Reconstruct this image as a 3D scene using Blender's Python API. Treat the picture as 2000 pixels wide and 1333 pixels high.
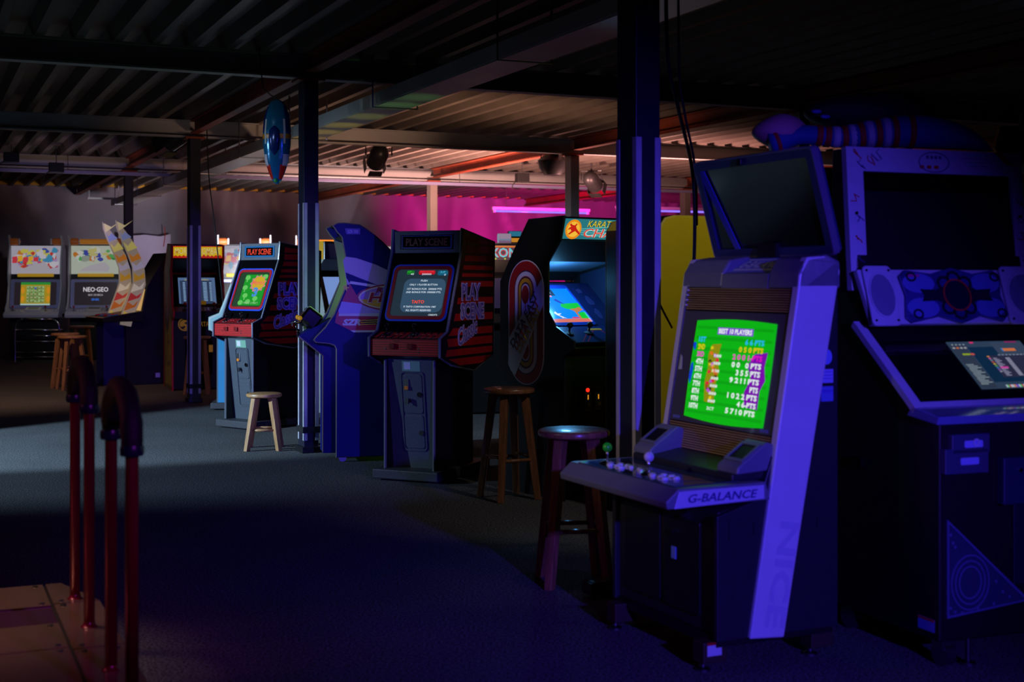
import bpy, bmesh, math, random
from mathutils import Vector, Matrix
random.seed(7)
for o in list(bpy.data.objects): bpy.data.objects.remove(o)
S = bpy.context.scene
COL = S.collection
R = math.radians

# ------------------------------------------------------------------ camera, world, exposure
FPX, EYE, HZ = 2600.0, 1.38, 548.0          # focal length in px of a 2000 px frame, eye height, horizon row
cam = bpy.data.cameras.new('camera'); camo = bpy.data.objects.new('camera', cam); COL.objects.link(camo)
camo.location = (0, 0, EYE); camo.rotation_euler = (R(90), 0, 0)
cam.sensor_width = 36; cam.lens = FPX / 2000 * 36
cam.shift_y = -(666.5 - HZ) / 2000
cam.clip_start = .05; cam.clip_end = 120
cam.dof.use_dof = True; cam.dof.focus_distance = 9.6; cam.dof.aperture_fstop = 3.2
S.camera = camo
S.view_settings.view_transform = 'Standard'; S.view_settings.look = 'None'
S.view_settings.gamma = 1; S.view_settings.exposure = 0; S.view_settings.use_curve_mapping = False
wd = bpy.data.worlds.new('world'); S.world = wd; wd.use_nodes = True
wd.node_tree.nodes['Background'].inputs[0].default_value = (.25, .22, .6, 1)
wd.node_tree.nodes['Background'].inputs[1].default_value = .0006

# building axes: u along the roof beams, v along the roof ribs
CU, SU = .9121, .4100
def B(u, v, z=0): return Vector((CU * u - SU * v, SU * u + CU * v, z))
PHI_B = math.atan2(SU, CU)
def G(px, py, z=0):                          # a point of the photograph that lies at height z
    Y = (EYE - z) * FPX / (py - HZ); return Vector(((px - 1000) / FPX * Y, Y, z))
def D(px, py, Y):                            # a point of the photograph at depth Y
    return Vector(((px - 1000) / FPX * Y, Y, EYE - (py - HZ) / FPX * Y))

def aim(o, target): o.rotation_euler = (Vector(target) - o.location).to_track_quat('-Z', 'Y').to_euler()
def spot(name, loc, target, col, power, angle, blend=.15, radius=.05):
    l = bpy.data.lights.new(name, 'SPOT'); l.color = col; l.energy = power; l.spot_size = R(angle); l.spot_blend = blend
    l.shadow_soft_size = radius; o = bpy.data.objects.new(name, l); COL.objects.link(o); o.location = loc; aim(o, target); return o
def area(name, loc, target, col, power, sx, sy, spread=180):
    l = bpy.data.lights.new(name, 'AREA'); l.shape = 'RECTANGLE'; l.size = sx; l.size_y = sy; l.color = col; l.energy = power; l.spread = R(spread)
    o = bpy.data.objects.new(name, l); COL.objects.link(o); o.location = loc; aim(o, target); return o

# ------------------------------------------------------------------ lights of the hall and added fill lights
spot('blue_spot', (2.3, -1.3, 2.1), (.5, 5.2, .58), (.09, .05, 1), 1500, 34, 1, .08)           # ultraviolet stage lamp behind the viewer
spot('violet_spot', (-.55, .2, 2.4), (-2.35, 12.0, 1.1), (.26, .17, 1), 850, 13, .5, .05)           # second stage lamp above the viewer
spot('aisle_lamp', (-3.6, 3.3, 2.5), (.5, 5.3, .95), (1, .84, .7), 120, 20, .9, .05)             # warm lamp left of the aisle
spot('dance_machine_lamp', (-3.2, 4.3, 1.7), (-1.1, 4.1, .5), (1, .18, .30), 15, 75, .7, .25)
spot('platform_fill', (-2.6, 4.9, 2.7), (-2.15, 4.6, .2), (1, .62, .5), 130, 42, .8, .2)      # added downlight that brightens the platform plates
spot('purple_fill', (.9, 1.2, 2.2), (-1.2, 4.2, .7), (.45, .05, 1), 130, 24, .8, .05)  # added for the purple highlights on the dance bars
spot('overhead_fill', (1.6, 6.2, 2.92), (1.0, 7.6, 1.1), (1, .86, .8), 48, 60, .7, .05)  # added to bring out the yellow cabinet side
spot('overhead_fill', (.25, 6.8, 2.92), (-.1, 9.35, 1.15), (1, .8, .95), 75, 17, .6, .05)  # added to light the striped side of the near cabinet
spot('stool_fill', (.5, 5.9, 2.92), (.28, 6.1, .6), (.6, .3, 1), 14, 30, .6, .05)  # added purple light on the near stool
spot('overhead_fill', (-2.7, 8.8, 2.7), (-1.84, 10.25, 2.45), (.75, .92, 1), 9, 34, .6, .05)  # added to pick out the hanging inflatable
for v_, c_, p_ in ((9.5, (.25, .8, .2), 5), (10.0, (.3, .85, .2), 6), (10.8, (.7, .8, .1), 6), (11.5, (1, .78, .05), 8), (12.1, (1, .68, .04), 9), (12.7, (1, .66, .04), 9)):
    spot('tray_fill', B(3.6, v_, 1.9), B(3.53, v_ + .12, 2.785), c_, p_ * .8, 36, 1, .03)  # row of added lights colouring the cable tray from below
SRC = Vector((-7.8, 7.6, 2.5))                                                            # cold flood lamps far left, masked by two added boards out of view
def flood(name, deg, r, power, ang, blend, radius):
    t = SRC + Vector((math.cos(R(deg)), math.sin(R(deg)), 0)) * r; t.z = 0
    return spot(name, SRC, t, (.50, .75, 1), power, ang, blend, radius)
flood('flood_lamp', 46, 6.5, 2700, 44, .35, .05)
flood('flood_lamp_dim', 38, 5.0, 850, 66, .55, .04)
spot('magenta_wash', D(1075, 575, 23.6), D(1040, 410, 27.5), (1, .0, .40), 2100, 70, .6, .15)
spot('magenta_wash', D(1230, 575, 23.2), D(1180, 400, 28), (1, .02, .5), 550, 64, .9, .15)
spot('amber_fill', D(900, 560, 18.5), D(900, 300, 19.5), (1, .50, .40), 2000, 140, 1, .2)  # amber lights are added, standing in for marquee glow of hidden rows
spot('amber_fill', D(640, 560, 20.5), D(640, 340, 22), (1, .64, .58), 700, 120, 1, .2)
spot('amber_fill', D(1250, 560, 18), D(1250, 300, 18.5), (1, .45, .38), 1300, 140, 1, .2)
spot('amber_fill', D(930, 560, 13.2), D(900, 240, 14.6), (1, .56, .34), 300, 120, 1, .2)
spot('pale_fill', D(475, 560, 21.0), D(475, 380, 26), (.88, .9, 1), 540, 80, .9, .2)
spot('pale_fill', D(120, 540, 18.0), D(150, 250, 19.0), (1, .66, .5), 26, 84, .9, .2)
spot('pale_fill', D(480, 560, 11.2), D(420, 250, 15.2), (1, .7, .55), 26, 34, .9, .2)  # added to brighten the near face of the roof beam
spot('lilac_fill', D(150, 520, 16.6), D(170, 322, 18.6), (.5, .42, 1), 45, 64, .9, .1)  # added to give the conduit its lilac light
spot('row_fill', D(130, 400, 18.6), D(130, 560, 22.8), (.9, .95, 1), 85, 40, .9, .1)  # added light on the fins, in place of marquee spill
spot('amber_fill', D(760, 575, 24.6), D(760, 380, 25.0), (1, .70, .66), 260, 66, 1, .2)
spot('brown_downlight', B(.9, 15.6, 2.95), B(.6, 17.0, 0), (1, .58, .38), 120, 104, .8, .1)

# ------------------------------------------------------------------ materials
def lin(c):
    f = lambda x: x / 12.92 if x <= .04045 else ((x + .055) / 1.055) ** 2.4
    return tuple(f(v / 255) for v in c)
_M = {}
def M(name, rgb, rough=.5, metal=0, var=0, scale=20, bump=0, emit=0, coat=0, alpha=None, spec=.5, stretch=None):
    if name in _M: return _M[name]
    m = bpy.data.materials.new(name); m.use_nodes = True; nt = m.node_tree; p = nt.nodes['Principled BSDF']
    c = lin(rgb); p.inputs['Base Color'].default_value = (*c, 1); p.inputs['Roughness'].default_value = rough
    p.inputs['Metallic'].default_value = metal; p.inputs['Coat Weight'].default_value = coat; p.inputs['Specular IOR Level'].default_value = spec
    if var or bump:
        tc = nt.nodes.new('ShaderNodeTexCoord'); mp = nt.nodes.new('ShaderNodeMapping'); nz = nt.nodes.new('ShaderNodeTexNoise')
        nz.inputs['Scale'].default_value = scale; nz.inputs['Detail'].default_value = 4
        if stretch: mp.inputs['Scale'].default_value = stretch
        nt.links.new(tc.outputs['Object'], mp.inputs[0]); nt.links.new(mp.outputs[0], nz.inputs['Vector'])
        if var:
            rp = nt.nodes.new('ShaderNodeValToRGB'); rp.color_ramp.elements[0].position = .3; rp.color_ramp.elements[1].position = .7
            rp.color_ramp.elements[0].color = (*[x * (1 - var) for x in c], 1); rp.color_ramp.elements[1].color = (*[min(1, x * (1 + var)) for x in c], 1)
            nt.links.new(nz.outputs[0], rp.inputs[0]); nt.links.new(rp.outputs[0], p.inputs['Base Color'])
        if bump:
            b = nt.nodes.new('ShaderNodeBump'); b.inputs['Strength'].default_value = bump; b.inputs['Distance'].default_value = .01
            nt.links.new(nz.outputs[0], b.inputs['Height']); nt.links.new(b.outputs[0], p.inputs['Normal'])
    if emit:
        p.inputs['Emission Color'].default_value = (*c, 1); p.inputs['Emission Strength'].default_value = emit
    if alpha is not None: p.inputs['Alpha'].default_value = alpha
    _M[name] = m; return m
def E(name, rgb, k=1.0, sample=False):       # a glowing print or screen: rgb is what the camera records
    if name in _M: return _M[name]
    m = bpy.data.materials.new(name); m.use_nodes = True; nt = m.node_tree; p = nt.nodes['Principled BSDF']; c = lin(rgb)
    p.inputs['Base Color'].default_value = (.01, .01, .01, 1); p.inputs['Roughness'].default_value = .25
    p.inputs['Emission Color'].default_value = (*c, 1); p.inputs['Emission Strength'].default_value = k
    if not sample: m.cycles.emission_sampling = 'NONE'
    _M[name] = m; return m

# ------------------------------------------------------------------ geometry helpers
class MB:
    def __init__(s): s.v = []; s.f = []
    def add(s, vs, fs):
        n = len(s.v); s.v += [Vector(v) for v in vs]; s.f += [tuple(i + n for i in f) for f in fs]; return s
    def box(s, x0, x1, y0, y1, z0, z1, T=None):
        vs = [Vector((x, y, z)) for z in (z0, z1) for y in (y0, y1) for x in (x0, x1)]
        if T: vs = [T @ v for v in vs]
        return s.add(vs, [(0, 2, 3, 1), (4, 5, 7, 6), (0, 1, 5, 4), (2, 6, 7, 3), (0, 4, 6, 2), (1, 3, 7, 5)])
    def prism(s, poly, x0, x1):              # (y,z) outline extruded along x
        n = len(poly); vs = [(x0, y, z) for y, z in poly] + [(x1, y, z) for y, z in poly]
        a = sum(poly[i][0] * poly[(i + 1) % n][1] - poly[(i + 1) % n][0] * poly[i][1] for i in range(n))
        fs = [tuple(range(n))[::-1], tuple(range(n, 2 * n))] + [(i, (i + 1) % n, (i + 1) % n + n, i + n) for i in range(n)]
        if a < 0: fs = [f[::-1] for f in fs]
        return s.add(vs, fs)
    def plate(s, poly, F, lift=0, t=.002):   # 2D outline on a frame, extruded by t
        n = len(poly); vs = [F.p(x, y, lift) for x, y in poly] + [F.p(x, y, lift + t) for x, y in poly]
        a = sum(poly[i][0] * poly[(i + 1) % n][1] - poly[(i + 1) % n][0] * poly[i][1] for i in range(n))
        fs = [tuple(range(n))[::-1], tuple(range(n, 2 * n))] + [(i, (i + 1) % n, (i + 1) % n + n, i + n) for i in range(n)]
        if a < 0: fs = [f[::-1] for f in fs]
        return s.add(vs, fs)
    def ring(s, outer, inner, F, lift=0, t=.006):
        n = len(outer); vs = []
        for l in (lift, lift + t): vs += [F.p(x, y, l) for x, y in outer] + [F.p(x, y, l) for x, y in inner]
        fs = []
        for i in range(n):
            j = (i + 1) % n
            fs += [(i, j, n + j, n + i)[::-1], (2 * n + i, 2 * n + j, 3 * n + j, 3 * n + i), (i, j, 2 * n + j, 2 * n + i), (n + i, n + j, 3 * n + j, 3 * n + i)[::-1]]
        return s.add(vs, fs)
    def cyl(s, p0, p1, r0, r1=None, n=12, cap=True):
        r1 = r0 if r1 is None else r1; p0 = Vector(p0); p1 = Vector(p1); d = (p1 - p0).normalized()
        a = d.orthogonal().normalized(); b = d.cross(a); vs = []
        for p, r in ((p0, r0), (p1, r1)): vs += [p + a * (r * math.cos(2 * math.pi * i / n)) + b * (r * math.sin(2 * math.pi * i / n)) for i in range(n)]
        fs = [(i, (i + 1) % n, (i + 1) % n + n, i + n) for i in range(n)]
        if cap: fs += [tuple(range(n))[::-1], tuple(range(n, 2 * n))]
        return s.add(vs, fs)
    def tube(s, pts, r, n=8, closed=False):
        pts = [Vector(p) for p in pts]; k = len(pts); rs = r if isinstance(r, (list, tuple)) else [r] * k; vs = []; a = None
        for i, p in enumerate(pts):
            d = (pts[(i + 1) % k] - pts[i - 1]) if closed else (pts[min(i + 1, k - 1)] - pts[max(i - 1, 0)])
            d.normalize()
            if a is None: a = d.orthogonal().normalized()
            a = (a - d * a.dot(d)); a = a.normalized() if a.length > 1e-6 else d.orthogonal().normalized()
            b = d.cross(a)
            vs += [p + a * (rs[i] * math.cos(2 * math.pi * j / n)) + b * (rs[i] * math.sin(2 * math.pi * j / n)) for j in range(n)]
        fs = []
        for i in range(k if closed else k - 1):
            for j in range(n): q = (i + 1) % k; fs.append((i * n + j, i * n + (j + 1) % n, q * n + (j + 1) % n, q * n + j))
        if not closed: fs += [tuple(range(n))[::-1], tuple(range((k - 1) * n, k * n))]
        return s.add(vs, fs)
    def lathe(s, prof, c=(0, 0, 0), n=24, sx=1, sy=1):
        c = Vector(c); vs = []; k = len(prof)
        for r, z in prof: vs += [c + Vector((sx * r * math.cos(2 * math.pi * j / n), sy * r * math.sin(2 * math.pi * j / n), z)) for j in range(n)]
        fs = [(i * n + j, i * n + (j + 1) % n, (i + 1) * n + (j + 1) % n, (i + 1) * n + j) for i in range(k - 1) for j in range(n)]
        return s.add(vs, fs + [tuple(range(n))[::-1], tuple(range((k - 1) * n, k * n))])
    def ball(s, c, r, n=14, sx=1, sy=1, sz=1):
        pr = [(max(1e-4, r * math.sin(math.pi * i / n)), -sz * r * math.cos(math.pi * i / n)) for i in range(n + 1)]
        return s.lathe(pr, c, n + 4, sx, sy)
    def build(s, name, mat, parent=None, smooth=False, bevel=0):
        me = bpy.data.meshes.new(name); me.from_pydata([tuple(v) for v in s.v], [], s.f); me.update()
        o = bpy.data.objects.new(name, me); COL.objects.link(o); me.materials.append(mat)
        if parent: o.parent = parent
        if smooth:
            for p in me.polygons: p.use_smooth = True
            if smooth == 'auto': me.set_sharp_from_angle(angle=R(40))
        if bevel:
            b = o.modifiers.new('bevel', 'BEVEL'); b.width = bevel; b.segments = 2; b.limit_method = 'ANGLE'; b.angle_limit = R(35)
        return o
class Fr:
    def __init__(s, o, ux, uy): s.o = Vector(o); s.ux = Vector(ux).normalized(); s.uy = Vector(uy).normalized(); s.n = s.ux.cross(s.uy)
    def p(s, x, y, l=0): return s.o + s.ux * x + s.uy * y + s.n * l
def panel(p0, p1, x=0): return Fr((x, p0[0], p0[1]), (1, 0, 0), (0, p1[0] - p0[0], p1[1] - p0[1]))   # frame on a cabinet front, from profile points
def sideR(hw): return Fr((hw, 0, 0), (0, 1, 0), (0, 0, 1))
def sideL(hw): return Fr((-hw, 0, 0), (0, -1, 0), (0, 0, 1))
def top_fr(z): return Fr((0, 0, z), (1, 0, 0), (0, 1, 0))
def rect(cx, cy, w, h): return [(cx - w / 2, cy - h / 2), (cx + w / 2, cy - h / 2), (cx + w / 2, cy + h / 2), (cx - w / 2, cy + h / 2)]
def rr(cx, cy, w, h, r, n=5):
    out = []
    for sx, sy, a in ((1, 1, 0), (-1, 1, 90), (-1, -1, 180), (1, -1, 270)):
        for i in range(n + 1): t = R(a + 90 * i / n); out.append((cx + sx * (w / 2 - r) + r * math.cos(t), cy + sy * (h / 2 - r) + r * math.sin(t)))
    return out
def disc(cx, cy, rx, ry=None, n=24, a0=0, a1=360):
    ry = rx if ry is None else ry; k = n if a1 - a0 == 360 else n + 1
    return [(cx + rx * math.cos(R(a0 + (a1 - a0) * i / n)), cy + ry * math.sin(R(a0 + (a1 - a0) * i / n))) for i in range(k)]
def blob(cx, cy, rx, ry, rnd, n=11): 
    return [(cx + rx * q * math.cos(2 * math.pi * i / n), cy + ry * q * math.sin(2 * math.pi * i / n)) for i in range(n) for q in (rnd.uniform(.6, 1.1),)]
def P(name, poly, F, mat, parent, lift=0, t=.002, bevel=0): return MB().plate(poly, F, lift, t).build(name, mat, parent, bevel=bevel)
def Ps(name, polys, F, mat, parent, lift=0, t=.001):
    polys = list(polys)
    if len(polys) <= 12:
        for q in polys: P(name, q, F, mat, parent, lift, t)
        return
    b = MB()
    for q in polys: b.plate(q, F, lift, t)
    o = b.build(name, mat, parent); o['kind'] = 'stuff'; return o
def RING(name, o, i, F, mat, parent, lift=0, t=.006): return MB().ring(o, i, F, lift, t).build(name, mat, parent)
def T(s, F, x, y, w, h, mat, parent, lift=.002, shear=0, bold=0, ang=0, name='lettering', space=1):
    cu = bpy.data.curves.new('t', 'FONT'); cu.body = s; cu.shear = shear; cu.offset = bold; cu.space_character = space; cu.resolution_u = 2
    to = bpy.data.objects.new('t', cu); me = bpy.data.meshes.new_from_object(to)
    bpy.data.objects.remove(to); bpy.data.curves.remove(cu)
    xs = [v.co.x for v in me.vertices]; ys = [v.co.y for v in me.vertices]
    if not xs: return None
    x0, x1, y0, y1 = min(xs), max(xs), min(ys), max(ys)
    kx = w / (x1 - x0) if w else h / (y1 - y0); ky = h / (y1 - y0) if h else kx
    ca, sa = math.cos(R(ang)), math.sin(R(ang))
    for v in me.vertices:
        a, b = (v.co.x - (x0 + x1) / 2) * kx, (v.co.y - (y0 + y1) / 2) * ky
        v.co = F.p(x + a * ca - b * sa, y + a * sa + b * ca, lift)
    me.name = name; me.materials.clear(); me.materials.append(mat)
    o = bpy.data.objects.new(name, me); COL.objects.link(o); o.parent = parent; return o
def tag(o, label=None, cat=None, group=None, kind=None):
    if label: o['label'] = label
    if cat: o['category'] = cat
    if group: o['group'] = group
    if kind: o['kind'] = kind
    return o
def thing(name, label, cat, loc=(0, 0, 0), phi=0, group=None):
    o = bpy.data.objects.new(name, None); COL.objects.link(o); o.empty_display_size = .2
    o.location = loc; o.rotation_euler = (0, 0, R(phi)); return tag(o, label, cat, group)
def corner(px, py, z, local, phi):           # base position of a cabinet whose local point falls on a photo point at height z
    p = G(px, py, z); a = R(phi); r = Vector((math.cos(a), math.sin(a), 0)); b = Vector((-math.sin(a), math.cos(a), 0))
    q = p - r * local[0] - b * local[1]; q.z = 0; return q
def dup(o, parent=None):
    c = o.copy(); COL.objects.link(c); c.parent = parent
    for ch in list(o.children): dup(ch, c)
    return c
def span(name, p0, p1, x0, x1, mat, parent, t=.018, bevel=0):     # a board across a cabinet along a profile segment
    F = panel(p0, p1); L = math.hypot(p1[0] - p0[0], p1[1] - p0[1])
    return P(name, [(x0, 0), (x1, 0), (x1, L), (x0, L)], F, mat, parent, -t, t, bevel)
def joystick(parent, base, n, h, r, mat_ball, mat_shaft, name='joystick'):
    base = Vector(base); n = Vector(n)
    j = MB().cyl(base, base + n * h, .006, n=8).build(name, mat_shaft, parent, True)
    MB().lathe([(.03, 0), (.032, .004), (.012, .012), (.004, .014)], (0, 0, 0), 14).build('dust_cover', mat_shaft, j, 'auto').matrix_local = Matrix.Translation(base) @ n.to_track_quat('Z', 'Y').to_matrix().to_4x4()
    MB().ball(base + n * h, r, 10).build('ball_top', mat_ball, j, True); return j
def buttons(parent, F, pts, r, mat, name='button', h=.012):
    first = None
    for x, y in pts:
        c = F.p(x, y)
        if first is None:
            b = MB(); Q = F.n.to_track_quat('Z', 'Y').to_matrix()
            b.lathe([(r * 1.15, 0), (r * 1.15, h * .5), (r * .95, h * .55), (r * .9, h), (r * .5, h * 1.15), (.0005, h * 1.18)], (0, 0, 0), 14)
            b.v = [Q @ v for v in b.v]; o = first = b.build(name, mat, parent, 'auto')
        else: o = first.copy(); COL.objects.link(o)
        o.location = c

# ------------------------------------------------------------------ shared materials
m_black = M('black_laminate', (15, 15, 18), .45, var=.25, scale=60, bump=.05)
m_blackgloss = M('black_gloss', (8, 8, 10), .12, coat=.3)
m_grey = M('grey_textured_steel', (78, 84, 92), .5, .2, var=.12, scale=90, bump=.08)
m_trim = M('grey_edge_molding', (105, 110, 118), .3, .1)
m_btrim = M('black_edge_molding', (30, 32, 36), .3)
m_chrome = M('chrome', (190, 192, 200), .15, 1)
m_white = M('white_plastic', (205, 205, 212), .35, var=.05, scale=12)
m_screw = M('zinc_screw', (150, 150, 158), .3, 1)
m_red = M('red_vinyl', (190, 22, 22), .45, var=.1, scale=30)
m_redprint = M('red_print', (165, 18, 20), .5, var=.12, scale=14)
m_darkblue = M('navy_paint', (16, 22, 90), .35, var=.12, scale=6)
m_wood = M('stool_wood', (168, 124, 78), .42, var=.3, scale=9, bump=.06, stretch=(6, 6, .6))
m_woodd = M('dark_stool_wood', (150, 100, 66), .3, coat=.4, var=.35, scale=9, bump=.06, stretch=(6, 6, .6))
m_rubber = M('black_rubber', (12, 12, 13), .7, bump=.3, scale=70)

# ------------------------------------------------------------------ floor
def carpet():
    m = bpy.data.materials.new('speckled_carpet'); m.use_nodes = True; nt = m.node_tree; p = nt.nodes['Principled BSDF']
    tc = nt.nodes.new('ShaderNodeTexCoord'); n1 = nt.nodes.new('ShaderNodeTexNoise'); n1.inputs['Scale'].default_value = 95; n1.inputs['Detail'].default_value = 3
    n2 = nt.nodes.new('ShaderNodeTexNoise'); n2.inputs['Scale'].default_value = 1.3; n2.inputs['Detail'].default_value = 5
    r = nt.nodes.new('ShaderNodeValToRGB'); r.color_ramp.elements[0].position = .36; r.color_ramp.elements[1].position = .68
    r.color_ramp.elements[0].color = (.03, .03, .032, 1); r.color_ramp.elements[1].color = (.25, .25, .26, 1)
    mx = nt.nodes.new('ShaderNodeMixRGB'); mx.blend_type = 'MULTIPLY'; mx.inputs[0].default_value = .45
    for n in (n1, n2): nt.links.new(tc.outputs['Object'], n.inputs['Vector'])
    nt.links.new(n1.outputs[0], r.inputs[0]); nt.links.new(r.outputs[0], mx.inputs[1]); nt.links.new(n2.outputs[0], mx.inputs[2])
    nt.links.new(mx.outputs[0], p.inputs['Base Color']); p.inputs['Roughness'].default_value = .95; p.inputs['Specular IOR Level'].default_value = .1
    b = nt.nodes.new('ShaderNodeBump'); b.inputs['Strength'].default_value = .5; b.inputs['Distance'].default_value = .008
    nt.links.new(n1.outputs[0], b.inputs['Height']); nt.links.new(b.outputs[0], p.inputs['Normal']); return m
V0, V1, U0, U1, ZB, ZD = -4.0, 27.3, -10.0, 19.0, 3.0, 3.19
def slab(name, u0, u1, v0, v1, z0, z1, mat, parent=None):
    vs = [B(u, v, z) for z in (z0, z1) for v in (v0, v1) for u in (u0, u1)]
    return MB().add(vs, [(0, 2, 3, 1), (4, 5, 7, 6), (0, 1, 5, 4), (2, 6, 7, 3), (0, 4, 6, 2), (1, 3, 7, 5)]).build(name, mat, parent)
fl = tag(slab('floor', U0, U1, V0, V1, -.12, 0, carpet()), 'dark speckled carpet floor of the arcade hall', 'floor', kind='structure')

# ------------------------------------------------------------------ walls
m_wall = M('plain_wall', (60, 56, 66), .8, var=.15, scale=2)
tag(slab('wall_left', U0 - .2, U0, V0, V1, 0, 3.6, m_wall), 'plain dark wall on the far left side', 'wall', kind='structure')
tag(slab('wall_right', U1, U1 + .2, V0, V1, 0, 3.6, m_wall), 'plain dark wall on the far right side', 'wall', kind='structure')
tag(slab('wall_front', U0 - .2, U1 + .2, V0 - .2, V0, 0, 3.6, m_wall), 'plain dark wall behind the viewer', 'wall', kind='structure')
m_tarp = M('grey_tarpaulin', (122, 108, 122), .55, var=.1, scale=1.2, bump=.1)
rn = random.Random(3); folds = [(rn.uniform(U0, U1), rn.uniform(.05, .3), rn.uniform(-.09, .07), rn.uniform(-.6, .6)) for _ in range(90)]
b = MB(); NU, NZ = 420, 18; vs = []; 
for i in range(NU + 1):
    for j in range(NZ + 1):
        u = U0 + (U1 - U0) * i / NU; z = 3.3 * j / NZ; d = .03 * math.sin(u * 1.9 + .4 * math.sin(z * 2))
        for fu, fw, fa, fs in folds: d += fa * math.exp(-((u - fu - fs * (z - 2)) / fw) ** 2)
        vs.append(B(u, V1 - .2 + d, z))
b.add(vs, [(i * (NZ + 1) + j, i * (NZ + 1) + j + 1, (i + 1) * (NZ + 1) + j + 1, (i + 1) * (NZ + 1) + j) for i in range(NU) for j in range(NZ)])
wb = tag(slab('wall_back', U0 - .2, U1 + .2, V1, V1 + .2, 0, 3.6, m_wall), 'back wall hung with creased grey tarpaulin', 'wall', kind='structure')
b.build('tarpaulin', m_tarp, wb, True)
fc = None; m_foam = M('yellow_foam', (205, 150, 40), .8, var=.15, scale=20)
for k in range(int((13.5 + 3) / .28)):
    q = B(U0 + .28 * (int((-3 - U0) / .28) + k), V1 - .42, 3.19)
    if fc is None:
        bb = MB(); pf = [(.005, .105), (.135, .105), (.175, .0), (.24, .0), (.275, .105)]; pf = [(.0, .10), (.135, .10), (.17, .01), (-.035, .01)]
        vs = [Vector((CU * u - SU * v, SU * u + CU * v, z)) for v in (0, .04) for u, z in pf]
        fc = o = bb.add(vs, [(0, 1, 2, 3), (7, 6, 5, 4), (0, 4, 5, 1), (1, 5, 6, 2), (2, 6, 7, 3), (3, 7, 4, 0)]).build('foam_closure', m_foam, wb)
    else: o = fc.copy(); COL.objects.link(o)
    o.location = q
tag(MB().box(-6.85, -6.8, 3.0, 7.6, 0, ZB - .02).build('flood_blocker', m_wall), 'added unseen board blocking the flood light on the near side', 'wall', kind='structure')  # boards added out of view to cut the flood light into a wedge
tag(MB().box(-6.85, -6.8, 9.15, 12.5, 0, ZB - .02).build('flood_blocker_far', m_wall), 'added unseen board blocking the flood light on the far side', 'wall', kind='structure')
# white board panel tied on the tarpaulin
pb = thing('wall_banner', 'pale blank banner tied to the back wall behind the fighting cabinet', 'banner', B(4.15, V1 - .42, 1.15), math.degrees(PHI_B))
m_banner = M('pale_banner', (200, 176, 205), .6, var=.05, scale=2)
FB = Fr((0, 0, 0), (1, 0, 0), (0, 0, 1))
P('banner_sheet', [(-.5, 0), (.5, 0), (.5, 1.15), (.3, 1.1), (0, 1.13), (-.3, 1.1), (-.5, 1.15)], FB, m_banner, pb, 0, .02)
for x in (-.32, .38): MB().tube([FB.p(x, 1.3, .03), FB.p(x + .01, 1.12, .03), FB.p(x - .02, .9, .03)], .008, 6).build('red_cord', m_red, pb)
RING('picture_frame', rect(-.3, .42, .26, .26), rect(-.3, .42, .2, .2), FB, m_white, pb, .02, .02)

# ------------------------------------------------------------------ ceiling: beams, joists, corrugated deck
m_deck = M('galvanised_deck', (94, 84, 78), .5, .15, var=.12, scale=3)
m_beam = M('grey_painted_beam', (150, 148, 150), .55, var=.08, scale=2)
m_joist = M('rust_red_joist', (122, 50, 28), .6, var=.2, scale=4)
ce = tag(slab('ceiling', U0, U1, V0, V1, ZD + .12, ZD + .2, m_wall), 'corrugated steel roof deck on painted beams', 'ceiling', kind='structure')
VB = [-.1, 5.1, 10.45, 15.25, 20.3]
PITCH = .28
def deck_mesh(v0, v1, name):
    b = MB(); pr = []
    for k in range(3): pr += [(k * PITCH, .11), (k * PITCH + .135, .11), (k * PITCH + .175, 0), (k * PITCH + .24, 0)]
    pr.append((3 * PITCH, .11)); n = len(pr)
    vs = [Vector((CU * u - SU * v, SU * u + CU * v, z)) for v in (0, v1 - v0) for u, z in pr]
    b.add(vs, [(i, i + n, i + n + 1, i + 1) for i in range(n - 1)]); return b
edges = [V0] + VB + [V1]
nd = int((U1 - U0) / (3 * PITCH))
for k in range(len(edges) - 1):
    first = None
    for i in range(nd):
        if first is None: o = first = deck_mesh(edges[k], edges[k + 1], 'deck_sheet').build('deck_sheet', m_deck, ce)
        else: o = first.copy(); COL.objects.link(o)
        o.location = B(U0 + i * 3 * PITCH, edges[k], ZD)
for k, v in enumerate(VB):                                 # I-beams along u
    b = MB()
    for (a, c, z0, z1) in ((-.06, .06, ZB, ZB + .015), (-.06, .06, ZB + .175, ZB + .19), (-.006, .006, ZB + .015, ZB + .175)):
        vs = [B(u, v + w, z) for z in (z0, z1) for w in (a, c) for u in (U0, U1)]
        b.add(vs, [(0, 2, 3, 1), (4, 5, 7, 6), (0, 1, 5, 4), (2, 6, 7, 3), (0, 4, 6, 2), (1, 3, 7, 5)])
    b.build('roof_beam', m_beam, ce)
UC = [2.9, 7.7, 12.5]
for u in [-1.9] + UC:
    for k in range(len(VB)):
        b = MB(); vn = (VB + [V1 - .2])[k + 1]
        for (a, c, z0, z1) in ((-.05, .05, ZB + .04, ZB + .055), (-.05, .05, ZB + .175, ZB + .19), (-.006, .006, ZB + .055, ZB + .175)):
            vs = [B(u + w, v, z) for z in (z0, z1) for v in (VB[k] + .07, vn - .07) for w in (a, c)]
            b.add(vs, [(0, 2, 3, 1), (4, 5, 7, 6), (0, 1, 5, 4), (2, 6, 7, 3), (0, 4, 6, 2), (1, 3, 7, 5)])
        b.build('rust_joist', m_joist, ce)

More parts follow.
